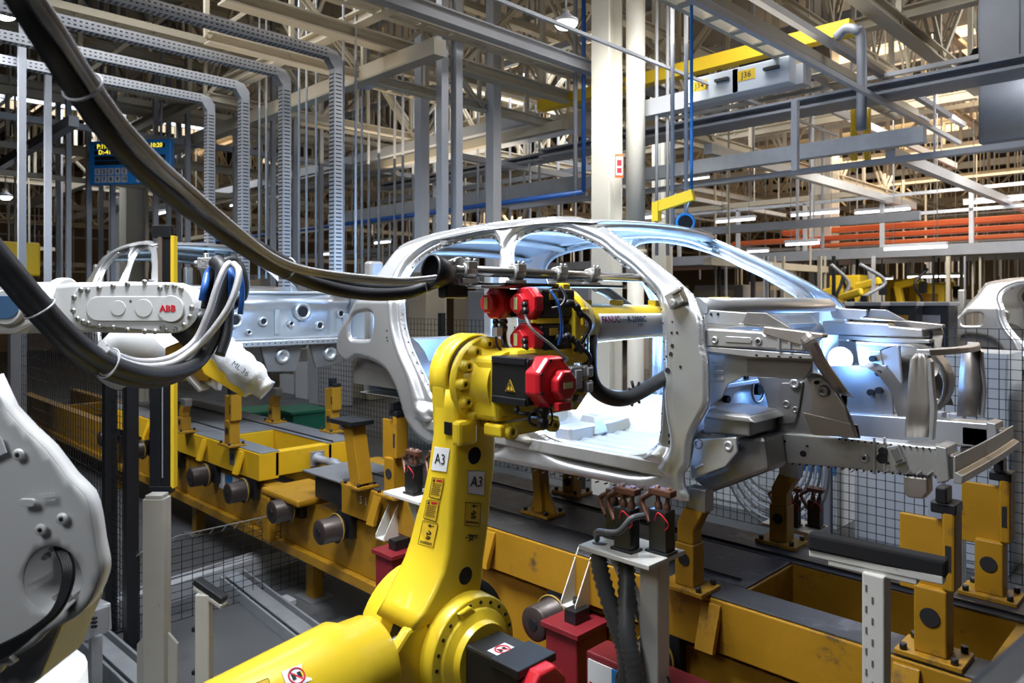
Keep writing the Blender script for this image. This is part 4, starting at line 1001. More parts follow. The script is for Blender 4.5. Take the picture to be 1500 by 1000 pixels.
n_=len(hole); mm=MB(); P1=[PD(a,b,DF)+FV*.018 for a,b in hole]; P2=[PD(72+(a-72)*.85,852+(b-852)*.85,DF)+FV*.12 for a,b in hole]
mm.add(P1+P2,[(i,(i+1)%n_,n_+(i+1)%n_,n_+i) for i in range(n_)]+[tuple(range(n_,2*n_))],True); hw=mm.build('opening_wall',WHT,wf,solid=.004)
for k in range(14):
    if k in (6,7,8): continue
    a=2*PI*k/14+.3; c=PD(72+37*math.cos(a),852-42*math.sin(a),DF)+FV*.085; mm=MB(); mm.cyl(c,c-FV*.02,.009,10); mm.build('opening_bolt',CAST,hw)
for a,b in ((26,666),(90,760),(59,776)):
    c=PD(a,b,DF); mm=MB(); mm.lathe(c,-FV,[(-.004,.016),(.002,.014),(.002,.007)],14); k_=mm.build('link_bolt',WHT,wf); mm=MB(); mm.cyl(c-FV*.002,c-FV*.004,.006,8); mm.build('bolt_socket',HOLE,k_)
mm=MB(); mm.prism([PD(a,b,DF)-FV*.001 for a,b in stadium(36,48,735,6)],-FV*.008); mm.build('raised_pad',WHT,wf,bevel=.002)
slabf([(-30,632),(2,640),(10,662),(-10,672),(-30,668)],-.003,.004,'paper_label',PAPER,bev=0)
mm=MB()
for k in range(3): mm.beam(PD(56,724+k*5,DF)-FV*.001,PD(80,722+k*5,DF)-FV*.001,.003,.002,FV)
mm.build('cast_marking',WHT,wf,kind='stuff')
for k in range(5):
    cab([PD(82+k*3,800,DF+.05),PD(94+k*3,830,DF+.02),PD(92+k*2.5,862,DF-.0),PD(78+k*2,895,DF-.02),PD(50+k*2,920,DF-.03),PD(15,940+k*4,DF-.03),PD(-30,960+k*5,DF)],.0075,'link_cable',BLK,wf,8,0,8)
slabf([(-40,940),(5,930),(40,925),(80,915),(60,960),(40,1010),(-40,1060)],.05,.2,'link_bracket',GREYP)
slabf([(0,955),(12,950),(30,965),(22,970),(14,968),(8,980),(0,980)],-.02,.02,'link_clip',CAST,bev=.004)
mm=MB(); mm.lathe(PD(-10,1000,DF+.3)*1.0+Vector((0,0,-1.3)),UV,[(0,.35),(.3,.33),(.5,.28),(1.3,.25)],28); mm.build('robot_pedestal',WHT,wf)
# ================================================================== SKIDS AND CONVEYOR (line runs along X)
ZD=H-1.40
def skid(x0,x1,lab,YELS=YELS,DECK=DECK):
    s=empty('skid_carrier',((x0+x1)/2,3.9,ZD-.27),lab,'carrier','skid carriers on the line')
    def part(nm,ma,*b,bev=.006,**k): mm=MB(); mm.box(*b); return mm.build(nm,ma,s,bevel=bev,**k)
    part('side_beam',YELS,x0,x1,3.14,3.34,ZD-.26,ZD-.012)
    part('side_beam',YELS,x0,x1,3.86,4.20,ZD-.26,ZD-.012)
    for x in (x0,x0+1.3,x1-1.25,x1-.12): part('cross_beam',YELS,x,x+.12,3.3,3.9,ZD-.24,ZD-.015)
    part('walk_plate',DECK,x0,x1,3.15,3.345,ZD-.012,ZD)
    part('walk_plate',DECK,x0,x1,3.855,4.19,ZD-.012,ZD)
    part('deck_plate',DECK,x0+.0,x1-1.14,3.35,3.85,ZD-.012,ZD-.002)
    part('plate_joint',BLK,x0+.9,x0+.91,3.2,4.15,ZD-.002,ZD+.001,bev=0)
    part('edge_rail',BLK,x0,x1,3.90,3.915,ZD,ZD+.012,bev=0)
    part('edge_rail',BLK,x0,x1-1.2,3.42,3.43,ZD,ZD+.01,bev=0)
    for x in (x0+.5,x0+1.7,x1-1.2,x1-.35):
        mm=MB(); mm.prism([Vector((x-.05,3.13,ZD-.03)),Vector((x+.05,3.13,ZD-.03)),Vector((x+.05,3.06,ZD-.2)),Vector((x+.05,3.06,ZD-.24)),Vector((x-.05,3.06,ZD-.24))],(0,.03,0)); mm.build('guide_lug',YELS,s,bevel=.004)
    return s
sk1=skid(-5.03,-.6,'yellow skid with black deck under the silver car in the middle')
sk2=skid(-10.9,-6.42,'yellow skid marked 53 under the blue-lit car body on the left',YELLIT,DECKL)
text('53',.085,(-6.98,3.135,ZD-.12),VX,UV,INK,'skid_number',sk2)
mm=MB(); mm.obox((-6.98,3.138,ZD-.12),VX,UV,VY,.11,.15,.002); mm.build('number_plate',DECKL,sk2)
text('5 1',.085,(-4.72,3.135,ZD-.11),VX,UV,PAPER,'skid_number',sk1)
mm=MB(); a=Vector((-6.40,3.72,ZD-.13)); mm.lathe(a,VX,[(0,.06),(.03,.06),(.03,.035),(.25,.035),(.26,.045),(.36,.045),(.37,.03),(.45,.025)],16); mm.obox(a+VX*.01,VX,VY,UV,.02,.14,.14); mm.build('buffer',GREYP,sk2)
# end plate + black block on the near skid
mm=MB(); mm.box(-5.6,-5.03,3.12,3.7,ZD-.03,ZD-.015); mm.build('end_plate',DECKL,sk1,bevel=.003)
mm=MB(); mm.box(-5.45,-5.04,3.15,3.62,ZD-.22,ZD-.03); mm.build('end_block',BLK,sk1,bevel=.008)
# ---- yellow upright posts on skids
def upright(px,py,Y,h,kind_,lab,s=1.0):
    b=PZ(px,py,ZD)
    g='support posts on the skids'
    u=empty('support_post',b,lab,'post',None)
    mm=MB(); mm.box(b.x-.12,b.x+.12,b.y-.09,b.y+.09,ZD,ZD+.02); mm.build('base_plate',YELS if kind_!='h' else DECK,u,bevel=.003)
    for sx in (-1,1):
        for sy in (-1,1):
            mm=MB(); mm.cyl((b.x+sx*.09,b.y+sy*.07,ZD+.02),(b.x+sx*.09,b.y+sy*.07,ZD+.045),.014,6); mm.build('bolt',BLK,u)
    x,y=b.x,b.y
    if kind_=='a':      # hollow box with round hole, cranked neck
        mm=MB(); mm.box(x-.052,x+.052,y-.05,y+.05,ZD+.02,ZD+h*.45); mm.build('box_column',YELS,u,bevel=.006)
        mm=MB(); mm.cyl((x+.0,y-.0505,ZD+h*.3),(x,y-.054,ZD+h*.3),.03,18); mm.build('round_hole',HOLE,u)
        mm=MB(); mm.prism([Vector((x-.045,y-.04,ZD+h*.45)),Vector((x+.045,y-.04,ZD+h*.45)),Vector((x+.045,y-.04,ZD+h*.58)),Vector((x+.10,y-.04,ZD+h*.80)),Vector((x-.0,y-.04,ZD+h*.82)),Vector((x-.045,y-.04,ZD+h*.64))],(0,.08,0)); mm.build('neck',YELS,u,bevel=.006)
        mm=MB(); mm.box(x+.0,x+.11,y-.04,y+.04,ZD+h*.78,ZD+h); mm.build('locating_head',STEELD,u,bevel=.006)
    elif kind_=='b':    # slim gusseted strut
        mm=MB(); mm.beam((x,y,ZD+.02),(x-.03,y,ZD+h),.07,.09,VY); mm.build('strut',YELS,u,bevel=.005)
        mm=MB(); mm.prism([Vector((x-.1,y-.01,ZD+.02)),Vector((x+.12,y-.01,ZD+.02)),Vector((x+.03,y-.01,ZD+.2)),Vector((x-.05,y-.01,ZD+.2))],(0,.02,0)); mm.build('gusset',YELS,u,bevel=.003)
        mm=MB(); mm.box(x-.09,x+.03,y-.05,y+.05,ZD+h,ZD+h+.03); mm.build('pad',BLK,u,bevel=.003)
    elif kind_=='d':    # leaning thick strut with flat head
        mm=MB(); mm.beam((x+.03,y,ZD+.02),(x-.08,y,ZD+h),.13,.12,VY); mm.build('strut',YELS,u,bevel=.006)
        mm=MB(); mm.box(x-.26,x+.04,y-.1,y+.1,ZD+h,ZD+h+.035); mm.build('flat_head',BLK,u,bevel=.004)
        mm=MB(); mm.prism([Vector((x-.26,y-.02,ZD+h)),Vector((x-.14,y-.02,ZD+h)),Vector((x-.12,y-.02,ZD+h-.1))],(0,.04,0)); mm.build('gusset',BLK,u)
    elif kind_=='c':    # tall slotted bracket with clamp
        mm=MB(); mm.box(x-.058,x+.058,y-.052,y+.052,ZD+.02,ZD+h*.45); mm.build('box_column',YELS,u,bevel=.006)
        mm=MB(); mm.cyl((x,y-.0525,ZD+h*.27),(x,y-.056,ZD+h*.27),.036,18); mm.build('round_hole',HOLE,u)
        mm=MB(); mm.box(x+.04,x+.085,y-.05,y+.06,ZD+h*.45,ZD+h*.95); mm.build('slotted_plate',YELS,u,bevel=.01)
        mm=MB(); mm.box(x-.12,x+.04,y-.02,y+.0,ZD+h*.40,ZD+h*.88); mm.build('web_plate',YELS,u,bevel=.005)
        mm=MB(); mm.obox((x+.0625,y-.051,ZD+h*.66),VX,UV,VY,.02,h*.16,.002); mm.build('slot',HOLE,u)
        mm=MB(); mm.box(x+.0,x+.09,y-.05,y+.05,ZD+h*.93,ZD+h); mm.box(x+.02,x+.06,y-.06,y+.02,ZD+h,ZD+h+.06); mm.build('clamp_head',BLK,u,bevel=.006)
    return u
upright(1010,860,3.30,.50,'a','cranked yellow post with round hole right of the white welding stand')
upright(1145,795,4.50,.50,'a','cranked yellow post behind, under the wheel housing of the middle car')
upright(795,752,3.95,.34,'b','slim yellow gusseted post on the deck under the middle car sill')
upright(838,722,4.55,.30,'a','short yellow post at the far deck edge under the middle car sill')
upright(1368,960,3.25,.62,'c','tall slotted yellow post with black clamp at the lower right')
upright(1452,872,4.50,.60,'c','tall yellow post at the right edge with dark clamp head')
upright(527,712,3.28,.46,'d','leaning yellow post with a dark flat top at the left end of the near skid')
upright(578,726,3.75,.62,'c','tall yellow post left of the yellow robot arm under the rear wheel arch')
upright(340,652,3.30,.54,'c','slotted yellow post on skid 53 below the welding gun')
upright(270,632,3.30,.36,'a','cranked yellow post on skid 53 beside the black and yellow fence post')
upright(402,618,4.50,.40,'a','cranked yellow post on the far edge of skid 53')
upright(487,632,4.40,.52,'c','yellow post with black hook at the right end of skid 53')
# ---- conveyor frame under the skids
cv_=empty('conveyor',(-7,3.9,0),'long yellow roller conveyor frame under the skids','conveyor')
for y0,y1 in ((3.20,3.36),(4.0,4.14)):
    mm=MB(); mm.box(-16,-.2,y0,y1,ZD-.72,ZD-.30); mm.build('main_beam',YELS,cv_,bevel=.01)
    mm=MB(); mm.box(-16,-.2,y0-.05,y1,ZD-.80,ZD-.72); mm.build('bottom_flange',YELS,cv_,bevel=.006)
mm=MB(); mm.box(-16,-.2,3.36,4.0,ZD-.6,ZD-.55); mm.build('drip_tray',BLK,cv_)
for x in (-14,-11,-8.3,-5.8,-3.7,-1.5):
    mm=MB(); mm.box(x-.06,x+.06,3.3,4.1,ZD-.75,ZD-.35); mm.build('cross_member',YELS,cv_,bevel=.005)
    for y in (3.35,4.06):
        mm=MB(); mm.box(x-.06,x+.06,y-.05,y+.05,0,ZD-.75); mm.build('leg',YELS,cv_,bevel=.005)
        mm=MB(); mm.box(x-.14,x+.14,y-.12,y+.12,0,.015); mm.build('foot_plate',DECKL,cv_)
# three little stickers on the near beam
for dx,ma in ((0,PAPER),(.17,BLUEB),(.32,PAPER)):
    mm=MB(); mm.obox((-7.35+dx,3.198,ZD-.42),VX,UV,VY,.14,.16,.002); mm.build('sticker',ma,cv_)
# rollers
def roller(px,py):
    c=PY(px,py,2.98); x=c.x; z=ZD-.37
    r=empty('conveyor_roller',(x,3.1,z-.1),'dark drive roller just right of the yellow robot arm','roller','drive rollers along the near conveyor side')
    mm=MB(); mm.lathe((x,2.93,z),VY,[(0,.035),(0.002,.085),(.01,.095),(.15,.095),(.155,.112),(.175,.112),(.18,.06),(.3,.05)],28); mm.build('wheel',DRUM,r)
    mm=MB(); mm.lathe((x,2.925,z),VY,[(0,.03),(.005,.03)],12); mm.build('hub',BLK,r)
    mm=MB(); mm.torus((x,3.085,z),VY,.112,.006,28,6); mm.build('flange_rim',YELR,r)
    mm=MB(); mm.box(x-.09,x+.11,3.14,3.24,z-.08,z+.12); mm.build('bearing_block',BLK,r,bevel=.006)
    return r
DRUM=mat('worn_roller_steel',(0.055,0.042,0.038),0.4,0.42,0.4,10)
YELR=mat('dull_ochre_rim',(0.35,0.24,0.05),0.2,0.5)
r0=roller(790,885)
RL={405:'dark drive roller below the yellow cover plate between the two skids',340:'dark drive roller under the number plate of skid 53',285:'dark drive roller under the left half of skid 53',475:'dark drive roller beside the black end block of the near skid',940:'dark drive roller behind the corrugated hoses of the white welding stand',1220:'dark drive roller near the lower right under the near skid'}
for px in (405,340,285,475,940,1220): 
    c=PY(px,700,2.98); copy_tree(r0,(c.x-r0.location.x,0,0),RL[px])
for x,l in ((-10.4,'farthest left'),(-9.3,'second from the left'),(-8.4,'third from the left')): copy_tree(r0,(x-r0.location.x,0,0),'dark drive roller seen through the fence, '+l)
# lower yellow covers between the rollers (left)
mm=MB(); mm.box(-6.15,-5.5,3.02,3.5,ZD-.30,ZD-.24); mm.box(-6.15,-6.0,3.02,3.1,ZD-.7,ZD-.3); mm.build('cover_plate',YELS,cv_,bevel=.02)
mm=MB(); mm.box(-6.35,-5.95,3.8,4.4,ZD-.26,ZD-.20); mm.build('cover_plate',YELS,cv_,bevel=.02)
# white triangular brackets
def tri(px,py,lab):
    c=PY(px,py,3.10); x,z=c.x,c.z
    b=empty('guide_bracket',(x,3.1,z-.12),lab,'bracket')
    for sx in (-1,1):
        mm=MB(); mm.prism([Vector((x+sx*.05-.004,3.19,z+.16)),Vector((x+sx*.05-.004,3.17,z+.16)),Vector((x+sx*.05-.004,3.02,z-.10)),Vector((x+sx*.05-.004,3.02,z-.13)),Vector((x+sx*.05-.004,3.19,z-.13))],(.008,0,0)); mm.build('side_plate',WHTS,b,bevel=.002)
    mm=MB(); mm.box(x-.05,x+.05,3.02,3.19,z-.13,z-.122); mm.build('bottom_plate',WHTS,b); mm=MB(); mm.cyl((x,3.09,z-.12),(x,3.09,z-.09),.02,8); mm.build('bolt',BLK,b)
tri(570,760,'white triangular bracket on the conveyor beside the yellow robot arm'); tri(846,850,'white triangular bracket on the conveyor right of the robot')
# red stands
def red_stand(px,py,w,lab):
    c=PY(px,py,3.05); x,z=c.x,c.z
    b=empty('floor_stand',(x,3.05,0),lab,'stand')
    mm=MB(); mm.box(x-w/2,x+w/2,2.92,3.18,0,z); mm.build('box_column',REDD,b,bevel=.01)
    mm=MB(); mm.box(x-w/2-.02,x+w/2+.02,2.9,3.2,z,z+.03); mm.build('top_plate',REDD,b,bevel=.004)
    mm=MB(); mm.box(x-.03,x+.05,2.98,3.1,z+.03,z+.1); mm.build('stop_block',BLK,b,bevel=.004)
    mm=MB(); mm.box(x-w,x+w,2.8,3.3,0,.02); mm.build('foot_plate',REDD,b)
red_stand(585,808,.2,'dark red box stand at the left of the yellow robot arm'); red_stand(845,915,.22,'red box stand in front of the conveyor beside the corrugated hoses')
rb_=empty('floor_rail',(-3,2.9,0),'dark red low rail running along the conveyor behind the yellow robot','rail')
mm=MB(); mm.box(-3.7,-.5,2.78,2.9,.42,.60); mm.build('rail_beam',REDD,rb_,bevel=.006)
mm=MB(); mm.box(-3.7,-.5,2.74,2.80,.30,.34); mm.build('lower_rail',REDD,rb_,bevel=.004)
for x in (-3.6,-2.9,-.8): mm=MB(); mm.box(x-.05,x+.05,2.8,2.9,0,.42); mm.build('leg',REDD,rb_)
# signboard with lettering near the bottom
sb=empty('machine_plate',PY(905,990,2.72),'white and blue maker plate on dark red housing at the bottom','sign')
P=[PY(860,965,2.72),PY(935,985,2.72),PY(935,1040,2.72),PY(860,1025,2.72)]
x0,x1=P[0].x,P[1].x; zt=P[0].z
mm=MB(); mm.box(x0-.02,x1+.5,2.735,2.9,zt-.5,zt+.03); mm.build('housing',REDD,sb,bevel=.01)
mm=MB(); mm.box(x0,x0+(x1-x0)*.48,2.725,2.733,zt-.25,zt); mm.build('white_plate',PAPER,sb)
mm=MB(); mm.box(x0+(x1-x0)*.48,x1,2.725,2.733,zt-.25,zt); mm.build('blue_plate',BLUEB,sb)
text('DAWTEC',.034,(x0+.085,2.722,zt-.12),VX,UV,INK,'plate_lettering',sb,bold=.001)
mm=MB(); mm.prism([Vector((x0+.012,2.722,zt-.10)),Vector((x0+.03,2.722,zt-.10)),Vector((x0+.02,2.722,zt-.13))],(0,-.001,0)); mm.build('plate_mark',INKR,sb)
mm=MB(); mm.lathe((x0+(x1-x0)*.52,2.724,zt-.13),-VY,[(0,.035),(.001,.035)],20); mm.build('plate_dot',INKR,sb)
# ---- small white stand with welding electrodes
def stand(px,py,w,lab,big=True,Y=None,where=None):
    Y=Y or (2.55 if big else 2.75)
    c=PY(px,py,Y); x,z=c.x,c.z
    s=empty('welding_stand',(x,Y,0),lab,'stand')
    mm=MB(); mm.box(x-.19,x+.17,Y-.12,Y+.14,z-.02,z); mm.build('table_plate',WHTS,s,bevel=.003)
    mm=MB(); mm.box(x+.04,x+.13,Y-.0,Y+.09,0,z-.02); mm.build('post',WHTS,s,bevel=.006)
    mm=MB(); mm.prism([Vector((x-.17,Y+.02,z-.02)),Vector((x-.10,Y+.02,z-.02)),Vector((x+.06,Y+.02,z-.30)),Vector((x+.06,Y+.02,z-.38))],(0,.04,0)); mm.build('brace',WHTS,s,bevel=.004)
    mm=MB(); mm.box(x-.06,x+.22,Y-.1,Y+.2,0,.02); mm.build('foot_plate',WHTS,s)
    k=0
    for (dx,dy,h) in ((-.12,.07,.16),(.0,-.03,.20),(.12,.05,.20)):
        e=empty('electrode_holder',(x+dx,Y+dy,z),'black and copper electrode holder, %s on the %s'%(('leftmost','middle','rightmost')[k],where or ('white welding stand at the bottom' if big else 'small stand left of the robot arm')),'holder'); k+=1
        X0,Y0=x+dx,Y+dy
        mm=MB(); mm.box(X0-.06,X0+.05,Y0-.04,Y0+.04,z,z+.012); mm.build('foot',BLK,e,bevel=.003)
        mm=MB(); mm.box(X0-.045,X0+.04,Y0-.035,Y0+.035,z+.012,z+h*.9); mm.build('body_block',BLKM,e,bevel=.005)
        mm=MB(); mm.box(X0-.02,X0+.02,Y0-.034,Y0-.03,z+.05,z+.09); mm.build('terminal',GALV,e)
        for q in (-.015,.018):
            mm=MB(); mm.lathe((X0+q,Y0,z+h*.75),UV+VX*q*6,[(0,.016),(.05,.016),(.06,.01),(h*.45,.009),(h*.5,.014),(h*.62,.012)],12); mm.build('electrode',COPPER,e)
        mm=MB(); mm.obox((X0,Y0,z+h*1.25),VX,VY,UV,.11,.05,.03); mm.build('copper_jaw',COPPER,e,bevel=.006)
        cab([Vector((X0-.05,Y0,z+h*1.2)),Vector((X0-.1,Y0,z+h*1.0)),Vector((X0-.08,Y0-.01,z+h*.8)),Vector((X0-.04,Y0-.03,z+h*.6))],.012,'shunt',COPPER,e)
        cab([Vector((X0+.03,Y0-.03,z+h*.5)),Vector((X0+.06,Y0-.05,z+h*.7)),Vector((X0+.02,Y0-.06,z+h*.9)),Vector((X0-.01,Y0-.04,z+h*.7))],.003,'signal_wire',INKR,e)
    if big:
        cb=empty('corrugated_hose_pair',(x-.1,Y,0),'pair of grey black corrugated hoses strapped to the white welding stand','hose')
        cab([Vector((x-.14,Y-.03,z-.0)),Vector((x-.13,Y-.05,z-.1)),Vector((x-.05,Y-.05,z-.3)),Vector((x+.01,Y-.05,z-.45)),Vector((x+.0,Y-.05,z-.7)),Vector((x+.0,Y-.05,z-1.2))],.036,'corrugated_hose',BLKH,cb,14,.11,14)
        cab([Vector((x-.06,Y+.03,z-.0)),Vector((x-.04,Y+.02,z-.12)),Vector((x+.02,Y-.06,z-.32)),Vector((x+.07,Y-.07,z-.5)),Vector((x+.08,Y-.07,z-.8)),Vector((x+.08,Y-.07,z-1.2))],.036,'corrugated_hose',BLKH,cb,14,.11,14)
        mm=MB(); mm.torus((x+.07,Y-.02,z-.52),UV,.11,.006,24,6); mm.build('strap',BLK,cb)
        cab([Vector((x-.16,Y-.03,z+.01)),Vector((x-.1,Y-.1,z+.07)),Vector((x+.02,Y-.12,z+.1)),Vector((x+.07,Y-.1,z+.16)),Vector((x+.1,Y-.05,z+.17))],.013,'supply_hose',BLKH,cb,10)
stand(925,803,.34,'white welding stand with braced post and electrodes at the bottom centre')
stand(1165,768,.3,'white welding stand behind the conveyor under the front wheel housing',False,4.95,'stand behind the conveyor')
stand(612,722,.3,'white welding stand half hidden behind the yellow robot arm',False)
# white T post with brush, foreground right
tp=empty('brush_stand',PZ(1284,1250,0) if False else PD(1284,790,2.35)*1.0-Vector((0,0,PD(1284,790,2.35).z)),'white T shaped stand carrying a long black brush at the lower right','stand')
a,b=PD(1186,790,2.62),PD(1388,832,2.35)
mm=MB(); mm.beam(a,b,.06,.06); mm.build('brush',BRUSH,tp,bevel=.01)
a2=PD(1188,806,2.62); b2=PD(1384,847,2.35)
mm=MB(); mm.beam(a2,b2,.05,.03); mm.build('brush_bar',WHTS,tp,bevel=.004)
a3=PD(1216,818,2.58); b3=PD(1346,846,2.4); mm=MB(); mm.beam(a3,b3,.05,.035); mm.build('brush_bar',WHTS,tp,bevel=.004)
c=PD(1284,838,2.47); mm=MB(); mm.box(c.x-.035,c.x+.035,c.y-.035,c.y+.035,0,c.z); mm.build('post',WHTS,tp,bevel=.004)
mm=MB()
for k in range(26): 
    q=Vector((c.x-.0355+.02*(k%2)+.012,c.y-.0355,c.z-.06-.035*k)); mm.box(q.x,q.x+.006,q.y-.001,q.y+.001,q.z,q.z+.022)
mm.build('paint_chips',STEELD,tp,kind='stuff')
# left white posts
def wpost(px,ytop,ybot,w,d_,lab,pad=False):
    b=PD(px,ybot,d_); b.z=max(0,b.z); t_=PD(px,ytop,d_)
    s=empty('floor_post',(t_.x,t_.y,0),lab,'post'); x,y=t_.x,t_.y
    mm=MB(); mm.obox((x,y,t_.z/2),RV,FV,UV,w,w*.8,t_.z); mm.build('post',WHTS,s,bevel=.006)
    mm=MB(); mm.obox((x,y,.01),RV,FV,UV,w*3,w*2.6,.02); mm.build('foot_plate',WHTS,s)
    if not pad:
        for q in (-1,1): mm=MB(); mm.prism([Vector((x,y,0))+RV*q*w*.5,Vector((x,y,0))+RV*q*w*.95,Vector((x,y,t_.z*.48))+RV*q*w*.95,Vector((x,y,t_.z*.52))+RV*q*w*.5],FV*.02); mm.build('rib',WHTS,s)
        mm=MB(); mm.obox((x,y,t_.z+.01),RV,FV,UV,w*.8,w*.7,.02); mm.build('cap',WHTS,s,bevel=.004)
    else:
        k=Vector((x,y,t_.z))
        mm=MB(); mm.beam(k-RV*.05+UV*.05+FV*.03,k+RV*.11-UV*.02-FV*.03,.05,.03); mm.build('rubber_pad',BLKR,s,bevel=.006)
        mm=MB(); mm.beam(k-RV*.05+UV*.02+FV*.03,k+RV*.11-UV*.05-FV*.03,.05,.02); mm.build('pad_plate',WHTS,s,bevel=.004)
        for zz in (.25,.55,.85): mm=MB(); mm.obox(k-UV*zz*.7-RV*.04,RV,FV,UV,.03,.03,.02); mm.build('side_bolt',BLK,s)
wpost(230,728,1010,.115,4.0,'tall white floor post with side ribs below the black fence posts')
wpost(299,868,1050,.07,3.6,'short white floor post with a slanted rubber pad',True)
# ================================================================== FENCES
def mesh_panel(a,b,z0,z1,sx,sz,r,name,lab,top=True,ma=BLK,bend=False,grp=None,h3=True):
    a=Vector(a); b=Vector(b); L=(b-a).length; d=(b-a).normalized(); n=UV.cross(d)
    e=empty(name,(a+b)/2*1.0*Vector((1,1,1)) if False else Vector(((a.x+b.x)/2,(a.y+b.y)/2,z0)),lab,'fence',grp)
    mv=MB(); k=int(L/sx)
    for i in range(k+1):
        p=a+d*(L*i/k); mv.beam((p.x,p.y,z0),(p.x,p.y,z1),r,r,d)
    mv.build('vertical_wires',ma,e,kind='stuff')
    mh=MB(); k=int((z1-z0)/sz)
    for i in range(k+1):
        z=z0+(z1-z0)*i/k; mh.beam((a.x,a.y,z),(b.x,b.y,z),r,r)
    mh.build('horizontal_wires',ma,e,kind='stuff')
    if bend:
        mb_=MB(); o=n*-.09+UV*.07; k=int(L/.10)
        mb_.beam(Vector((a.x,a.y,z1))+o,Vector((b.x,b.y,z1))+o,r*1.4,r*1.4)
        for i in range(k+1):
            p=a+d*(L*i/k); mb_.beam((p.x,p.y,z1),Vector((p.x,p.y,z1))+o,r*1.4,r*1.4,d)
        mb_.build('bent_top_wires',GALV,e,kind='stuff')
    return e
def fpost(x,y,z1,w,lab,ma=BLK,z0=0):
    e=empty('black_post',(x,y,z0),lab,'post'); mm=MB(); mm.box(x-w/2,x+w/2,y-w/2,y+w/2,z0,z1); mm.build('post',ma,e,bevel=.004)
    mm=MB(); mm.box(x-w,x+w,y-w,y+w,z0,z0+.012); mm.build('foot_plate',ma,e); return e
f1=PZ(160,925,0); f2=PZ(192,950,0); 
fpost(f1.x,f1.y,2.48,.085,'black fence post under the white robot arm, left one'); fpost(f2.x,f2.y,2.46,.085,'black fence post under the white robot arm, right one')
wr=.0045
mesh_panel((f1.x-2.9,f1.y,0),(f1.x,f1.y,0),.1,2.42,.05 *1.5,.10,wr,'wire_fence','black wire fence panel left of the two black posts')
mesh_panel((f1.x,f1.y,0),(f2.x,f2.y,0),.1,2.42,.05,.05,wr,'wire_fence','narrow black wire fence panel between the two black posts')
g1=PZ(250,915,0); g2=PZ(545,820,0)
mesh_panel((f2.x,f2.y,0),g1,.02,.66,.08,.06,wr,'wire_fence','short low wire fence next to the white floor post',bend=True)
mesh_panel(g1,(g1.x,g1.y+2.5,0),.02,.66,.085,.055,wr,'wire_fence','low wire fence with bent top beside the yellow conveyor',bend=True)
# black double post with yellow light curtain strip
c=PD(240,700,5.0)
pz=empty('light_curtain_post',(c.x,c.y,0),'black double post with a bright yellow strip left of centre','post')
def rb(px0,px1,y0,y1,ma,nm,o=0,th=.06):
    a=PD(px0,y1,5.0); b=PD(px1,y0,5.0); mm=MB(); mm.obox((a+b)/2+FV*(o+th/2),RV,FV,UV,(b-a).dot(RV),th,b.z-a.z); return mm.build(nm,ma,pz,bevel=.003)
rb(219,235,480,718,BLK,'profile'); rb(236,250,330,718,BLK,'profile',.0); rb(250,255,345,715,YELB,'yellow_strip',-.005); rb(237,239,480,700,GREYP,'groove',-.004,.01)
rb(223,250,330,348,BLK,'bracket',-.01); rb(232,238,345,425,mat('bronze_angle',(0.20,0.15,0.11),.4,.5),'angle',-.01,.03); rb(219,252,712,722,BLK,'bracket',-.01)
a=PD(236,720,5.0); mm=MB(); mm.box(a.x-.04,a.x+.04,a.y-.04,a.y+.04,0,a.z); mm.build('lower_post',BLK,pz)
# floor profiles: galvanised channels in front left
def chan(a,b,w,h,lab,ma=GALV,nm='floor_channel'):
    e=empty(nm,(a+b)/2,lab,'channel'); d=(b-a).normalized(); n=UV.cross(d)
    mm=MB(); mm.beam(a+UV*.01,b+UV*.01,w,.02); mm.build('base_strip',ma,e)
    for s in (-1,1): mm=MB(); mm.beam(a+n*s*w/2+UV*h/2,b+n*s*w/2+UV*h/2,.02,h); mm.build('side_wall',ma,e,bevel=.003)
    mm=MB(); mm.beam(a+UV*(h-.02),b+UV*(h-.02),w*.55,.012); mm.build('lid',ma,e)
chan(PZ(335,850,0),PZ(640,1090,0),.22,.10,'grey steel cable channel on the floor running to the lower centre')
chan(PZ(130,945,0),PZ(330,1130,0),.2,.12,'grey steel channel at the bottom left beside the white floor post')
chan(PZ(120,930,0)-VY*.9,PZ(560,775,0),.16,.16,'galvanised kerb behind the low wire fence',PIPEW,'floor_kerb')
c=PZ(105,930,.3); bx=empty('steel_frame_box',(c.x,c.y,0),'grey slotted steel frame box beside the white robot link','frame')
mm=MB(); mm.beam(PD(20,950,4.0)-UV*.0,PD(150,905,4.6),.1,.16); mm.build('front_rail',GALV,bx,bevel=.005); mm=MB(); mm.beam(PD(150,905,4.6),PD(112,885,5.4),.1,.16); mm.build('side_rail',GALV,bx,bevel=.005)
for k in range(3): mm=MB(); mm.obox(PD(146,905+k*6-6,4.5)-FV*.06,RV,FV,UV,.03,.02,.012); mm.build('slot',HOLE,bx)
for px,d_ in ((40,4.1),(140,4.5)): q=PD(px,930,d_); mm=MB(); mm.box(q.x-.03,q.x+.03,q.y-.03,q.y+.03,0,q.z); mm.build('leg',GALV,bx)
c=PZ(420,880,.03); mm=MB(); mm.obox(c,VX,VY,UV,.16,.1,.05); tag(mm.build('junction_box',PIPEW,bevel=.006),'small pale junction box on the floor behind the low fence','box')
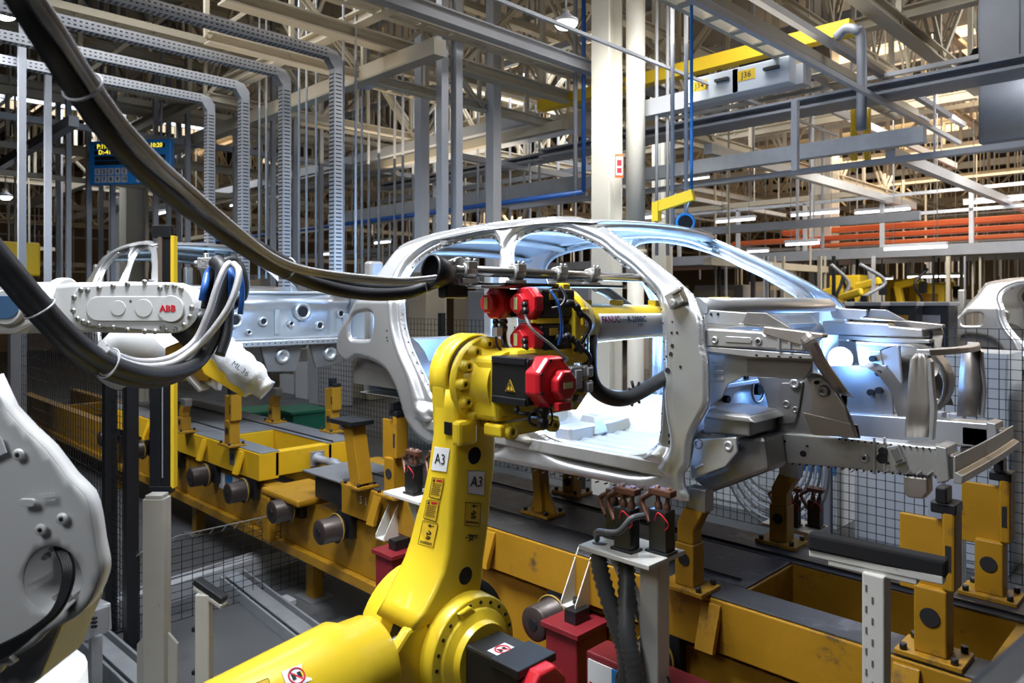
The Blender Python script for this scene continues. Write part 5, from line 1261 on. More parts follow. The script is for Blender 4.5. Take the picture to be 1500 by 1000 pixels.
# black loose pads on floor
# ---- back fence, right side
yb=7.6
mesh_panel((-13.0,yb,0),(-6.4,yb,0),.15,2.3,.09,.09,.006,'wire_fence','back wire fence seen through the rear door opening')
mesh_panel((-4.9,yb,0),(-3.1,yb,0),.15,2.35,.085,.085,.006,'wire_fence','back wire fence with blue strip behind, below the middle car nose')
mesh_panel((-3.0,yb,0),(1.0,yb,0),.15,2.35,.085,.085,.006,'wire_fence','back wire fence in front of the pale car at the right edge')
for x,l in ((-5.0,'dark post of the back fence under the front of the middle car'),(-3.05,'dark post of the back fence beside the coiled hoses'),(-6.3,'dark post of the back fence seen through the front door opening'),(-9.2,'dark post of the back fence left of the rear pillar')): fpost(x,yb,2.4,.09,l,GREYP if x>-6 else BLK)
for i,(y,z,l) in enumerate(((7.1,.16,'lower galvanised kerb rail before the back fence'),(6.5,.12,'front galvanised kerb rail on the far floor'))):
    chan(Vector((-8.5,y,0)),Vector((1.5,y,0)),.22,z,l,PIPEW,'floor_kerb')
YM=mat('yellow_floor_marking',(0.45,0.36,0.06),0,.6,.3,5,dirt=(.12,.12,.11),dscale=4,dthr=.5)
mm=MB(); mm.box(-8,2,5.9,6.05,0.001,.004); struct(mm.build('trim_1',YM))
mm=MB(); mm.box(-8,2,5.1,5.2,0.001,.004); struct(mm.build('trim_2',YM))
# cabinets behind the fence
def cabinet(x0,x1,y0,h,lab,ma=CABW,stripe=False,n=2):
    e=empty('control_cabinet',((x0+x1)/2,y0,0),lab,'cabinet')
    mm=MB(); mm.box(x0,x1,y0,y0+.6,0,h); mm.build('body',ma,e,bevel=.01)
    for i in range(n):
        a=x0+(x1-x0)*i/n+.02; b=x0+(x1-x0)*(i+1)/n-.02; mm=MB(); mm.box(a,b,y0-.02,y0,.08,h-.05); d=mm.build('door',ma,e,bevel=.006)
        mm=MB(); mm.box(b-.06,b-.03,y0-.035,y0-.02,h*.5,h*.5+.15); mm.build('handle',BLK,d)
    if stripe: mm=MB(); mm.box(x0,x1,y0-.026,y0-.02,.62,.85); mm.build('blue_stripe',BLUEB,e)
    return e
cabinet(-5.6,-3.3,8.5,1.35,'low white cabinet with blue stripe behind the back fence',stripe=True)
cabinet(-3.0,-1.6,8.2,2.1,'tall white cabinet behind the back fence, below the pale car')
cabinet(-1.5,.2,8.3,1.9,'white cabinet at the right edge behind the back fence')
cabinet(-11.4,-9.6,8.3,1.9,'pale cabinet seen through the rear door opening',mat('cabinet_grey_green',(.45,.5,.48),0,.5))
cabinet(-9.4,-7.9,8.4,2.05,'pale cabinet seen beside the yellow robot through the door opening',mat('cabinet_grey_green',(.45,.5,.48),0,.5))
# white uprights + coil of grey hoses
for px,l in ((1372,'white square upright below the bumper, left one'),(1402,'white square upright below the bumper, right one')):
    q=PY(px,800,6.3); e=empty('upright',(q.x,q.y,0),l,'post'); mm=MB(); mm.box(q.x-.05,q.x+.05,q.y-.05,q.y+.05,0,1.75); mm.build('post',PIPEW,e,bevel=.004); mm=MB(); mm.box(q.x-.1,q.x+.1,q.y-.1,q.y+.1,0,.02); mm.build('foot_plate',PIPEW,e)
ch=empty('hose_coil',(-3.3,7.3,.3),'coil of grey hoses hanging at the back fence below the middle car nose','hose')
for k in range(7):
    R_=.30+.03*k; c=Vector((-3.55+.02*k,7.4-.03*k,.98-.01*k)); pts=[c+VX*(R_*1.15*math.cos(a))+UV*(R_*1.3*math.sin(a)) for a in [PI*.98+PI*1.0*j/18 for j in range(19)]]
    pts=[pts[0]+UV*(.5)]+pts+[pts[-1]+UV*.5]
    mm=MB(); mm.tube(pts,.014,8); mm.build('hose',(BLKH,GREYP)[k%2],ch)
# small tripod and box on the back floor
# ================================================================== OTHER CAR BODIES
cc2_=copy_tree(car,(-6.8,0,0),'silver car body on skid 53 at the left behind the white robot arm',skip=('radiator_support_post','upper_radiator_crossmember','bumper_beam','crash_box','post_flange','tow_bracket','crash_plate')); cc2_.scale=(1,1,1.17)
pn=empty('front_wall_assembly',(-7.4,3.9,1.8),'blue-lit pressed steel front wall assembly with round holes, behind the white hoses at the left','panel')
XW=-7.42; vs=[];fs=[]
for i in range(41):
    for j in range(19):
        y=3.02+1.72*i/40; z=-.42+.50*j/18
        vs.append((XW+.05*math.exp(-((z+.02)/.05)**2)+.035*math.sin(y*7.5)*math.exp(-((z+.1)/.2)**2)+.03*math.exp(-((y-4.45)/.08)**2),y,H+z))
for i in range(40):
    for j in range(18): a=i*19+j; fs.append((a,a+19,a+20,a+1))
MB().add(vs,fs,True).build('wall_sheet',STEEL,pn,solid=.006)
mm=MB(); mm.box(XW-.02,XW+.16,3.05,4.75,H-.48,H-.42); mm.build('shelf_ledge',STEEL,pn,bevel=.008)
mm=MB(); mm.box(XW-.08,XW+.06,3.0,4.8,H+.07,H+.10); mm.build('top_rail',STEEL,pn,bevel=.008)
for k_ in range(3):
    y0=(3.15,3.62,4.2)[k_]; y1=(3.55,4.12,4.7)[k_]
    mm=MB(); mm.prism([Vector((XW,y0,H-.48)),Vector((XW,y1,H-.48)),Vector((XW,y1-.08,H-.72-.06*(k_==1))),Vector((XW,y0+.08,H-.76))],(.05,0,0)); mm.build('lower_gusset',STEELD,pn,bevel=.012)
    mm=MB(); mm.lathe((XW+.05,(y0+y1)/2,H-.60),VX,[(0,.09),(.03,.07),(.03,.04),(.005,.035)],20); mm.build('dome_emboss',STEEL,pn)
for y,z,r in ((3.35,-.2,.05),(3.66,-.22,.03),(3.98,-.25,.02),(4.12,-.12,.06),(4.33,-.28,.03),(3.5,-.33,.018),(4.6,-.15,.03)):
    mm=MB(); mm.lathe((XW+.0,y,H+z),VX,[(-.01,r*1.7),(.05,r*1.6),(.055,r*1.2),(.035,r*1.1)],20); o=mm.build('round_emboss',STEEL,pn); mm=MB(); mm.cyl((XW+.03,y,H+z),(XW+.045,y,H+z),r,16); mm.build('punched_hole',HOLE,o)
for y in (3.1,3.22,3.8,4.5): mm=MB(); mm.box(XW+.0,XW+.03,y,y+.05,H-.36,H-.10); mm.build('stiffening_patch',STEELW,pn,bevel=.006)
mm=MB()
for k_ in range(26): y=3.1+.063*k_; mm.cyl((XW+.16,y,H-.45),(XW+.162,y,H-.45),.008,6)
mm.build('spot_weld',HOLE,pn,kind='stuff')
for y in (3.12,4.68): mm=MB(); mm.beam((XW-1.3,y,H-.3),(XW+.02,y,H-.3),.08,.3); mm.build('side_apron',STEEL,pn,bevel=.01)
mm=MB(); mm.prism([Vector((XW-.3,4.72,H+.05)),Vector((XW+.45,4.78,H+.0)),Vector((XW+.5,4.78,H-.25)),Vector((XW+.3,4.76,H-.5)),Vector((XW-.3,4.72,H-.45))],(0,.03,0)); mm.build('side_extension',STEEL,pn,bevel=.01)
copy_tree(car,(-3.45+4.85,10.6,-.12),'pale silver car body at the right edge behind the wire fence')
# ================================================================== COLUMNS
def column(px,d_,w,lab,pipe=False):
    c=PD(px,400,d_); x,y=c.x,c.y
    e=empty('hall_column',(x,y,0),lab,'column')
    mm=MB(); mm.box(x-w/2,x+w/2,y-w/2,y-w/2+.03,0,9.5); mm.build('flange',CREAML,e,bevel=.004)
    mm=MB(); mm.box(x-w/2,x+w/2,y+w/2-.03,y+w/2,0,9.5); mm.build('flange',CREAML,e,bevel=.004)
    mm=MB(); mm.box(x-.02,x+.02,y-w/2+.03,y+w/2-.03,0,9.5); mm.build('web',CREAML,e)
    mm=MB(); mm.box(x-w*.8,x+w*.8,y-w*.8,y+w*.8,0,.04); mm.build('base_plate',CREAML,e)
    return e
cl_=column(889,9.0,.27,'cream steel column rising behind the roof of the middle car')
c=PD(931,200,8.9); e=empty('riser_duct',(c.x,c.y,1.0),'round cream riser pipe beside the main column','pipe')
mm=MB(); mm.cyl((c.x,c.y,2.9),(c.x,c.y,9.5),.115,24); mm.build('pipe',CREAML,e)
for z in (3.15,6.5): mm=MB(); mm.lathe((c.x,c.y,z),UV,[(0,.135),(.06,.135)],24); mm.build('pipe_clamp',CREAM,e)
mm=MB(); mm.cyl((c.x,c.y,0),(c.x,c.y,2.9),.10,20); mm.build('pipe',CREAML,e)
q=PD(907,243,8.7); sg=empty('wall_sign',q,'small orange framed red and white sign on the column','sign')
mm=MB(); mm.obox(q,RV,FV,UV,.10,.01,.28); mm.build('frame',ORANGE,sg); mm=MB(); mm.obox(q-FV*.006,RV,FV,UV,.08,.006,.22); mm.build('plate',PAPER,sg)
mm=MB(); mm.obox(q-FV*.011+UV*.035,RV,FV,UV,.055,.004,.07); mm.obox(q-FV*.011-UV*.055,RV,FV,UV,.055,.004,.06); mm.build('sign_mark',INKR,sg)
column(196,15.0,.42,'cream column behind the blue display board at the left')
column(1207,17.0,.5,'cream column far behind, left of the pale car at the right')
column(970,15,.3,'thin cream column seen through the windscreen opening')
# ================================================================== ROOF TRUSSES
def truss(a,b,zb,h,w,ma,lab,grp,pitch=1.5):
    a=Vector(a); b=Vector(b); L=(b-a).length; d=(b-a)/L
    e=empty('roof_truss',((a.x+b.x)/2,(a.y+b.y)/2,zb),lab,'truss',grp)
    o1=Vector((0,0,zb)); o2=Vector((0,0,zb+h))
    mm=MB(); mm.ibeam(a+o1,b+o1,w,w*.9); mm.build('bottom_chord',ma,e); mm=MB(); mm.ibeam(a+o2,b+o2,w,w*.9); mm.build('top_chord',ma,e)
    n=max(2,int(L/pitch)); n+=n%2; me=[None,None,None]; st=L/n
    for i in range(n):
        p=a+d*(st*i); q=a+d*(st*(i+1))
        for j,(s,t_) in enumerate((((p+o1),(q+o2)),((p+o2),(q+o1)))):
            if i%2!=j: continue
            if me[j] is None:
                mm=MB(); dd=(t_-s).normalized(); sd=dd.cross(UV).normalized()*w*.28
                mm.beam(s+sd,t_+sd,w*.22,w*.3); mm.beam(s-sd,t_-sd,w*.22,w*.3)
                for k in range(1,6): mm.beam(s.lerp(t_,k/6)+sd,s.lerp(t_,k/6)-sd,w*.25,w*.06)
                k=mm.build('diagonal_brace',ma,e); me[j]=(k,s.copy())
            else:
                k=me[j][0].copy(); COL.objects.link(k); k.location=s-me[j][1]
        if me[2] is None:
            mm=MB(); mm.beam(p+o1,p+o2,w*.35,w*.35,d); me[2]=(mm.build('vertical_strut',ma,e),p.copy())
        else: k=me[2][0].copy(); COL.objects.link(k); k.location=p-me[2][1]
    return e
gX='cream lattice trusses along the line'; gY='cream lattice trusses across the hall'
tX='cream lattice roof truss running along the production line'; tY='cream lattice roof truss running across the hall'
tx0=truss((-24,0,0),(6,0,0),6.0,1.6,.17,CREAM,tX,gX)
tx0.location.y=5.0
for y,z in ((9.5,0),(14,0),(18.5,0),(23,0),(28,0),(34,0),(41,0)): copy_tree(tx0,(0,y-5.0,z))
copy_tree(tx0,(-26,5,0)); copy_tree(tx0,(-26,13,0))
ty0=truss((-6.9,3.0,0),(-6.9,27,0),5.5,1.5,.17,CREAM,tY,gY)
for x in (-11.5,-16,-2.8,1.2,-21,-26,-32): copy_tree(ty0,(x+6.9,0 if x<-3 else 1.5,0.2 if x in(-11.5,-2.8) else 0))
for x in (-14,-4,4,-24): copy_tree(ty0,(x+6.9,22,0))
# roof purlins (dark)
for i in range(12):
    y=2+3.6*i; mm=MB(); mm.ibeam((-40,y,8.7),(14,y,8.7),.16,.3); tag(mm.build('roof_purlin',GREYP),'grey roof purlin under the dark roof deck','beam','roof purlins under the deck')
# ================================================================== PIPES, TRAYS AND DUCTS
def beamobj(a,b,w,h,ma,name,lab,cat,grp=None,ib=False,bev=0):
    mm=MB(); (mm.ibeam if ib else mm.beam)(a,b,w,h); return tag(mm.build(name,ma,bevel=bev),lab,cat,grp)
def pipe(a,b,r,ma,name,lab,cat='pipe',grp=None):
    mm=MB(); mm.cyl(a,b,r,10); return tag(mm.build(name,ma),lab,cat,grp)
# perforated cable trays that run across and bend down (left)
TRAY=mat('perforated_tray_steel',(0.50,0.51,0.54),0.5,0.45,.1,20)
def tray(px,py,k,lab):
    zt=5.2; d_=(zt-H)*FP/(CY-py); c=PD(px,py,d_); x,y=c.x,c.y
    e=empty('cable_tray',(x,y,H),lab,'cable tray')
    w=.105
    mm=MB(); mm.box(x-w/2,x+w/2,y-9,y-.1,zt-.05,zt-.045); mm.build('tray_floor',TRAY,e)
    for s in (-1,1): mm=MB(); mm.box(x+s*w/2-.003,x+s*w/2+.003,y-9,y-.1,zt-.05,zt+.05); mm.build('tray_side',TRAY,e)
    mm=MB(); mm.prism([Vector((x-w/2,y-.12,zt+.05)),Vector((x-w/2,y-.02,zt+.03)),Vector((x-w/2,y+.05,zt-.06)),Vector((x-w/2,y+.05,zt-.15)),Vector((x-w/2,y-.05,zt-.15)),Vector((x-w/2,y-.12,zt-.05))],(w,0,0)); mm.build('tray_elbow',TRAY,e)
    mm=MB(); mm.box(x-w/2,x+w/2,y-.05,y-.045,H+.1,zt-.12); mm.build('tray_drop_back',TRAY,e)
    for s in (-1,1): mm=MB(); mm.box(x+s*w/2-.003,x+s*w/2+.003,y-.05,y+.05,H+.1,zt-.12); mm.build('tray_drop_side',TRAY,e)
    mm=MB()
    for i in range(85): 
        yy=y-.15-.05*i
        mm.box(x-w*.38,x-w*.06,yy-.014,yy+.014,zt-.0515,zt-.05); mm.box(x+w*.06,x+w*.38,yy-.014,yy+.014,zt-.0515,zt-.05); 
        for q in (-.02,.02): mm.box(x+w/2+.003,x+w/2+.004,yy-.012,yy+.012,zt+q-.006,zt+q+.006)
    for i in range(60):
        zz=zt-.2-.042*i
        if zz<H+.15: break
        mm.box(x-w*.42,x+w*.42,y-.052,y-.0505,zz-.013,zz+.0)
        mm.box(x+w/2+.003,x+w/2+.004,y-.035,y+.035,zz-.013,zz)
    mm.build('slots',BLK,e,kind='stuff')
    return e
for i,(px,py,n_) in enumerate(((492,82,'nearest to the middle'),(417,108,'second from the middle'),(357,128,'third from the middle'),(307,147,'farthest left'))):
    tray(px,py,i,'perforated grey cable tray bending down at the left, drop %s'%n_)
# hanging pale square tubes in pairs
ORD=('first','second','third','fourth','fifth','sixth','seventh','eighth','ninth','tenth','eleventh','twelfth','thirteenth','fourteenth','fifteenth','sixteenth','seventeenth','eighteenth','nineteenth','twentieth')
def hangers(lst,z0,z1,r,ma,grp,lab0,sq=False):
    for k_,(px,d_) in enumerate(sorted(lst)):
        lab='%s from the left, %s'%(lab0,ORD[k_])
        c=PD(px,400,d_)
        if sq: beamobj(Vector((c.x,c.y,z0)),Vector((c.x,c.y,9.6)),r*2,r*2,ma,'hanger_tube',lab,'post',grp)
        else: pipe(Vector((c.x,c.y,z0)),Vector((c.x,c.y,9.6)),r,ma,'hanger_rod',lab,'rod',grp)
hangers([(648,8.5),(669,8.6)],H+.6,5.75,.05,PIPEW,'pale square hangers above the middle car','pale square hanger tube above the rear of the middle car',True)
hangers([(618,10.5),(723,10.2)],H+.4,4.7,.075,PIPEW,'thick pale hangers','thick pale vertical tube above the rear of the middle car',True)
hangers([(503,8),(521,8),(438,9),(449,9),(463,9.4),(380,10),(390,10),(530,9)],H+.3,6.2,.014,PIPEW,'thin hanger rods at the left','thin pale hanger rod between the cable tray drops')
hangers([(32,8),(70,9),(100,11),(130,12),(165,12),(228,12),(247,12.5),(275,12),(148,14),(85,13),(262,13.5),(345,12.5),(400,12),(432,12.4),(470,13)],H+.1,6.5,.035,GREYP,'grey vertical tubes at the left','grey vertical hanger tube at the left',True)
hangers([(555,12),(578,12.5),(590,12.2),(700,12.5),(712,12.7),(768,13),(790,12),(605,14),(540,13),(747,13.5)],H+.2,6.2,.022,PIPEW,'thin hanger rods behind the middle car','thin pale hanger rod behind the middle car roof')
hangers([(962,9),(978,9),(985,7.5),(1005,7.5)],H+.55,7.2,.022,PIPEW,'hanger rods right of the main column','pale hanger rod right of the main column')
c=PD(1013,400,6.2); pipe(Vector((c.x,c.y,H+.85)),Vector((c.x,c.y,7.5)),.014,BLUEB,'air_hose','bright blue hose dropping from the roof right of the column','hose')
c=PD(998,300,6.2); hr=empty('hoist',(c.x,c.y,H+.6),'yellow hoist arm with a blue reel hanging above the car roof','hoist')
a=PD(962,303,6.2); b=PD(1016,285,6.0); mm=MB(); mm.beam(a,b,.05,.09); mm.build('arm',YELB,hr,bevel=.005); mm=MB(); mm.box(a.x-.03,a.x+.03,a.y-.03,a.y+.03,a.z-.12,a.z+.04); mm.build('end_block',YELB,hr)
c=PD(1004,326,6.1); mm=MB(); mm.torus(c,FV,.07,.014,24,8); mm.build('reel_ring',BLUEB,hr); mm=MB(); mm.cyl(c-FV*.01,c+FV*.03,.06,20); mm.build('reel_drum',BLK,hr); pipe_=MB(); pipe_.cyl(c+UV*.07,PD(1012,285,6.0),.008,8); pipe_.build('cable',GALV,hr)
c=PD(855,400,9.6); pipe(Vector((c.x,c.y,PD(855,280,9.6).z)),Vector((c.x,c.y,8)),.03,BLUEP,'water_pipe','dark blue riser pipe left of the main column'); pipe(Vector((c.x-.14,c.y,PD(855,285,9.6).z)),Vector((c.x-.14,c.y,8)),.03,GREYP,'grey_pipe','grey riser pipe beside the dark blue one')
q=PD(855,281,9.6); pipe(q,Vector((q.x-14,q.y,q.z)),.035,BLUEP,'water_pipe','long dark blue pipe running along the line behind the car')
# long horizontal members along X at given Y,z'
def runX(px,py,d_,L0,L1,w,h,ma,nm,lab,cat='beam',grp=None,ib=False):
    c=PD(px,py,d_); return beamobj(Vector((c.x-L0,c.y,c.z)),Vector((c.x+L1,c.y,c.z)),w,h,ma,nm,lab,cat,grp,ib)
def runY(px,py,d_,L0,L1,w,h,ma,nm,lab,cat='beam',grp=None,ib=False):
    c=PD(px,py,d_); return beamobj(Vector((c.x,c.y-L0,c.z)),Vector((c.x,c.y+L1,c.z)),w,h,ma,nm,lab,cat,grp,ib)
runX(860,175,11,10,0,.25,.26,PIPEW,'cable_duct','pale square duct ending at the column, above the middle car roof','duct')
runX(1000,150,8.8,.6,1.5,.2,.2,PIPEW,'cable_duct','pale duct with yellow tags above the car nose','duct')
runX(1355,197,7.6,5.2,0,.12,.17,GALV,'cable_duct','shiny galvanised duct above the windscreen','duct')
runX(1330,232,7.9,6,3,.10,.06,PIPEW,'cable_duct','flat pale tray below the shiny duct','duct')
runX(850,268,11,7,0,.12,.22,GALV,'cable_duct','shiny galvanised duct left of the main column above the car','duct')
runX(860,285,11.4,9,0,.05,.08,PIPEW,'rail','thin pale rail under the shiny duct above the car','rail')
runX(1200,150,8.3,4.2,5,.25,.13,GREYP,'crane_rail','dark grey crane rail across the upper right','rail',ib=True)
runX(1300,110,8.8,3,5,.05,.05,PIPEW,'rail','thin pale rail above the dark grey crane rail','rail')
runX(1100,175,9.4,8,7,.3,.12,GREYP,'crane_rail','grey rail just under the ducts at the upper right','rail',ib=True)
runX(600,215,13,14,3,.12,.16,PIPEW,'cable_duct','pale duct far behind at the upper middle','duct')
runX(500,255,15,14,6,.12,.14,CREAM,'rail','cream rail far behind at the left','rail')
runX(300,200,12,14,6,.16,.18,CREAM,'rail','cream rail behind the display board','rail')
runX(430,75,9,3,2.2,.14,.14,CREAM,'roof_beam','cream beam rising behind the cable trays',ib=True)
runX(300,140,11,4,2,.12,.2,CREAM,'roof_beam','cream double beam behind the bends of the cable trays',ib=True)
def ladder(px,py,d_,L0,L1,w,h,lab,cat='beam',ma=CREAM,pitch=.45):
    c=PD(px,py,d_); e=empty('ladder_beam',c,lab,cat)
    for s_ in (-1,1): mm=MB(); mm.beam(Vector((c.x+s_*w/2,c.y-L0,c.z)),Vector((c.x+s_*w/2,c.y+L1,c.z)),.05,h); mm.build('side_chord',ma,e)
    n=int((L0+L1)/pitch); r0=None
    for i in range(n):
        y=c.y-L0+pitch*(i+.5)
        if r0 is None: mm=MB(); mm.box(c.x-w/2,c.x+w/2,y-.04,y+.04,c.z-h*.45,c.z-h*.3); r0=mm.build('rung',ma,e); y0=y
        else: k=r0.copy(); COL.objects.link(k); k.location.y+=y-y0
    return e
for px,py,d_,L0,L1,w,h,lab in ((240,48,9.5,3,5,.16,.09,'cream ladder beam above the cable trays at the upper left'),(700,60,8.6,2.4,3.2,.16,.08,'cream ladder beam just under the grey beam left of the main column'),(1130,62,7.2,2.6,4,.26,.09,'cream ladder beam crossing the upper right above the tagged boxes'),(60,140,13,3,5,.2,.12,'cream ladder beam at the far left edge above the board'),(420,190,14,3,6,.16,.1,'cream ladder beam far behind the hanger rods')): ladder(px,py,d_,L0,L1,w,h,lab)
for px,py,d_,w,h,ma,lab in ((700,42,8,.13,.15,GREYP,'grey beam descending to the main column at the top'),(1080,20,6.5,.04,.04,PIPEW,'thin pale pipe crossing at the top right of the column'),(1130,60,6.0,.05,.05,PIPEW,'pale pipe crossing in front of the tagged boxes'),(1195,50,7.5,.07,.07,GREYP,'grey pipe beside the cream ladder beam at the upper right'),(1185,42,7.6,.03,.03,BLUEP,'blue pipe beside the cream ladder beam at the upper right'),(880,60,6.8,.03,.03,PIPEW,'thin pale conduit passing the lit high bay lamp')):
    runY(px,py,d_,2.4,5.5,w,h,ma,'cross_beam',lab,'beam',None,ib=w>.1)
for k_,(px,py,d_,L0,L1,h) in enumerate(((640,140,9.6,3,4.5,.85),(560,192,12.5,3,6,1.1),(800,150,12,2,6,1.1),(250,160,13,3,5,1.1),(1330,120,13,5,5,1.5),(120,60,11,3,4,1.0))):
    c=PD(px,py,d_); truss((c.x,c.y-L0,0),(c.x,c.y+L1,0),c.z,h,.13,CREAM,'slender cream lattice girder across the hall, '+('above the square hangers','behind the square hangers','left of the main column farther back','above the display board','at the upper right','at the upper left')[k_],None,.9)
# boxes with yellow tags
for px,py,s in ((1052,128,'J34'),(1122,112,'J36')):
    c=PY(px,py,7.42); e=empty('switch_box',c,'white switch box with yellow tag %s on the overhead duct'%s,'box')
    mm=MB(); mm.box(c.x-.32,c.x+.32,c.y-.14,c.y+.02,c.z-.15,c.z+.12); mm.build('box_body',CABW,e,bevel=.01)
    a=c+Vector((-.15,-.141,.02)); mm=MB(); mm.obox(a,VX,UV,VY,.2,.11,.004); t_=mm.build('yellow_tag',LABY,e); text(s,.09,a+VY*-.003,VX,UV,INK,'tag_lettering',t_)
    mm=MB(); mm.obox(c+Vector((.14,-.17,.02)),VX,UV,VY,.16,.03,.05); mm.build('switch_handle',BLK,e)
runX(1060,88,8.9,3,1.5,.16,.16,YELB,'crane_beam','yellow crane beam above the tagged boxes','beam')
for px,y0,y1,d_ in ((1251,150,235,9),(1271,160,240,9),(1250,245,250,9)): 
    a=PD(px,y1,d_); b=PD(px,y0,d_); beamobj(a,b,.06,.06,YELB,'yellow_hanger','yellow hanger strut in the upper right','strut','yellow hanger struts in the upper right')
c=PD(1165,100,7.4); beamobj(Vector((c.x,c.y,H+1.3)),Vector((c.x,c.y,H+2.0)),.06,.06,PIPEW,'hanger_tube','pale hanger under the ducts above the windscreen','post')
# big dark duct at right edge
c=PD(1490,60,8); mm=MB(); mm.box(c.x-.3,c.x+.5,c.y-.3,c.y+.5,H+1.7,9); tag(mm.build('air_duct',GREYP,bevel=.02),'dark square air duct at the upper right edge','duct')
# curved pipe upper right
cc_=[PD(1262,190,7.6),PD(1262,60,7.6),PD(1255,45,7.6),PD(1240,42,7.7),PD(1225,55,7.8)]
mm=MB(); mm.tube(spline(cc_,6),.05,12); tag(mm.build('bent_pipe',GREYP),'grey pipe bending over at the top right','pipe')
mm=MB(); 
for k in range(9): mm.cyl(PD(1010+k*14,150-k*3,9+k*.0)-UV*0,PD(1010+k*14,154-k*3,9),.01,6)
# ================================================================== MEZZANINE (right)
mz=empty('mezzanine_walkway',(-2,15,3.6),'grey raised walkway with railing across the right background','walkway')
c=PD(1200,372,15); y=c.y; zf=c.z
mm=MB(); mm.box(-16,12,y,y+.25,zf-.12,zf+.08); mm.build('floor_beam',GREYP,mz); mm=MB(); mm.box(-16,12,y+.25,y+4,zf-.05,zf); mm.build('deck',GREYP,mz)
zr=PD(1200,296,15).z
for z in (zr,(zr+zf)/2+.15): mm=MB(); mm.box(-16,12,y+.02,y+.08,z-.03,z+.03); mm.build('rail',GALV,mz)
bm0=None
for i in range(19):
    x=-15.5+1.5*i
    if bm0 is None: mm=MB(); mm.box(x-.035,x+.035,y+.02,y+.09,zf,zr); bm0=mm.build('railing_post',PIPEW,mz); x0_=x
    else: k=bm0.copy(); COL.objects.link(k); k.location.x+=x-x0_
mm=MB()
for i in range(90): x=1+.09*i; mm.box(x-.006,x+.006,y+.1,y+.112,zf+.1,zr)
mm.build('mesh_infill',BLK,mz,kind='stuff')
for x in (-13,-7,-1,5): mm=MB(); mm.box(x-.12,x+.12,y+.3,y+.54,0,zf-.25); mm.build('support_post',CREAM,mz)
# orange machinery glowing above walkway
for i,(x0,x1,zz,dd,h) in enumerate(((-9,-2,.40,1.6,.10),(-8,6,.62,2.2,.12),(1,9,.85,3.0,.10),(-7,1,.22,1.2,.08),(0,9,.5,1.4,.10))):
    mm=MB(); mm.box(x0,x1,y+dd,y+dd+.3,zf+zz,zf+zz+h); tag(mm.build('orange_beam',ORANGE,bevel=.02),'long orange machine beam above the walkway at the right, %s'%('lowest left','middle long','upper right','lowest near','front right')[i],'beam')
light('walkway_light','AREA',(0,y+1.2,zf+3.2),120,WARM,8,1,(0,y+1.5,zf))
# ================================================================== LAMPS
def tubelamp(k_,px,py,d_,L,al=VX):
    L*=.85
    c=PD(px,py,d_); e=empty('tube_lamp',c,'lit fluorescent tube lamp in the background, %s counted from the left'%ORD[k_],'lamp','lit tube lamps in the background')
    al=Vector(al); n=al.cross(UV)
    mm=MB(); mm.obox(c+UV*.05,al,n,UV,L,.12,.05); mm.build('housing',PIPEW,e); mm=MB(); mm.cyl(c-al*L/2,c+al*L/2,.022,8); mm.build('tube',LAMPT,e)
    mm=MB(); [mm.cyl(c+al*L*s_*.35+UV*.05,Vector((c.x+al.x*L*s_*.35,c.y+al.y*L*s_*.35,9.6)),.006,5) for s_ in (-1,1)]; mm.build('suspension_rods',GREYP,e,kind='stuff')
for k_,q in enumerate(sorted(((1077,323,15,1.0),(1193,313,14.5,1.1),(1292,309,14.5,1.2),(1460,294,13,1.2),(1175,357,13,.7),(1340,363,12,1.1),(1230,412,18,.8),(1283,409,18,.9),(1370,405,16,1.3),(238,312,18,.6),(480,372,18,.8),(955,318,14,.6),(1020,262,20,.9),(560,355,17,.7),(462,338,20,.8),(660,352,20,.7),(1110,368,17,.6),(700,345,24,1),(345,300,22,.8),(30,395,20,1)))): tubelamp(k_,*q)
def highbay(px,py,d_,s,lit,n_):
    c=PD(px,py,d_); e=empty('high_bay_lamp',c,n_,'lamp')
    mm=MB(); mm.lathe(c,UV,[(0,s),(s*.25,s),(s*.5,s*.6),(s*.8,s*.3),(s*1.0,s*.25)],20); mm.build('housing',BLK if not lit else GREYP,e)
    mm=MB(); mm.lathe(c-UV*.012,UV,[(-s*.4,s*.3),(-s*.25,s*.7),(-s*.02,s*.9),(.010,s*.93)],20); mm.build('lens',LAMPC if lit else PIPEW,e)
    mm=MB(); mm.cyl(c+UV*s,Vector((c.x,c.y,9.6)),.01,6); mm.build('suspension_rod',GREYP,e)
highbay(829,34,7.5,.125,True,'bright lit high bay lamp at the top centre left of the column'); highbay(829,216,13,.1,True,'small lit high bay lamp left of the main column'); highbay(538,124,9,.11,False,'unlit dark high bay lamp at the upper left of centre')
highbay(6,20,7.5,.12,True,'lit high bay lamp in the top left corner'); highbay(8,288,14,.12,True,'lit high bay lamp at the left edge'); highbay(1494,102,7.5,.11,True,'lit high bay lamp at the upper right edge'); highbay(1432,98,9,.22,False,'dark dome lamp high at the upper right')
c=PD(1148,92,9.4); mm=MB(); mm.lathe(c,VX,[(-.5,.22),(-.45,.3),(.45,.3),(.5,.22)],24); tag(mm.build('air_tank',BLK),'black air tank above the yellow crane beam','tank')
# work lamp shining behind the front strut
c=PY(1231,525,4.45); e=empty('work_lamp',c,'round glowing blue-white lamp behind the front brace of the middle car','lamp')
mm=MB(); mm.lathe(c,Vector((.4,-1,0)),[(0,.05),(.02,.062),(.025,.062)],24); mm.build('lens',LAMPB,e); mm=MB(); mm.lathe(c,Vector((-.4,1,0)),[(0,.07),(.05,.06),(.1,.03)],20); mm.build('housing',GREYP,e)
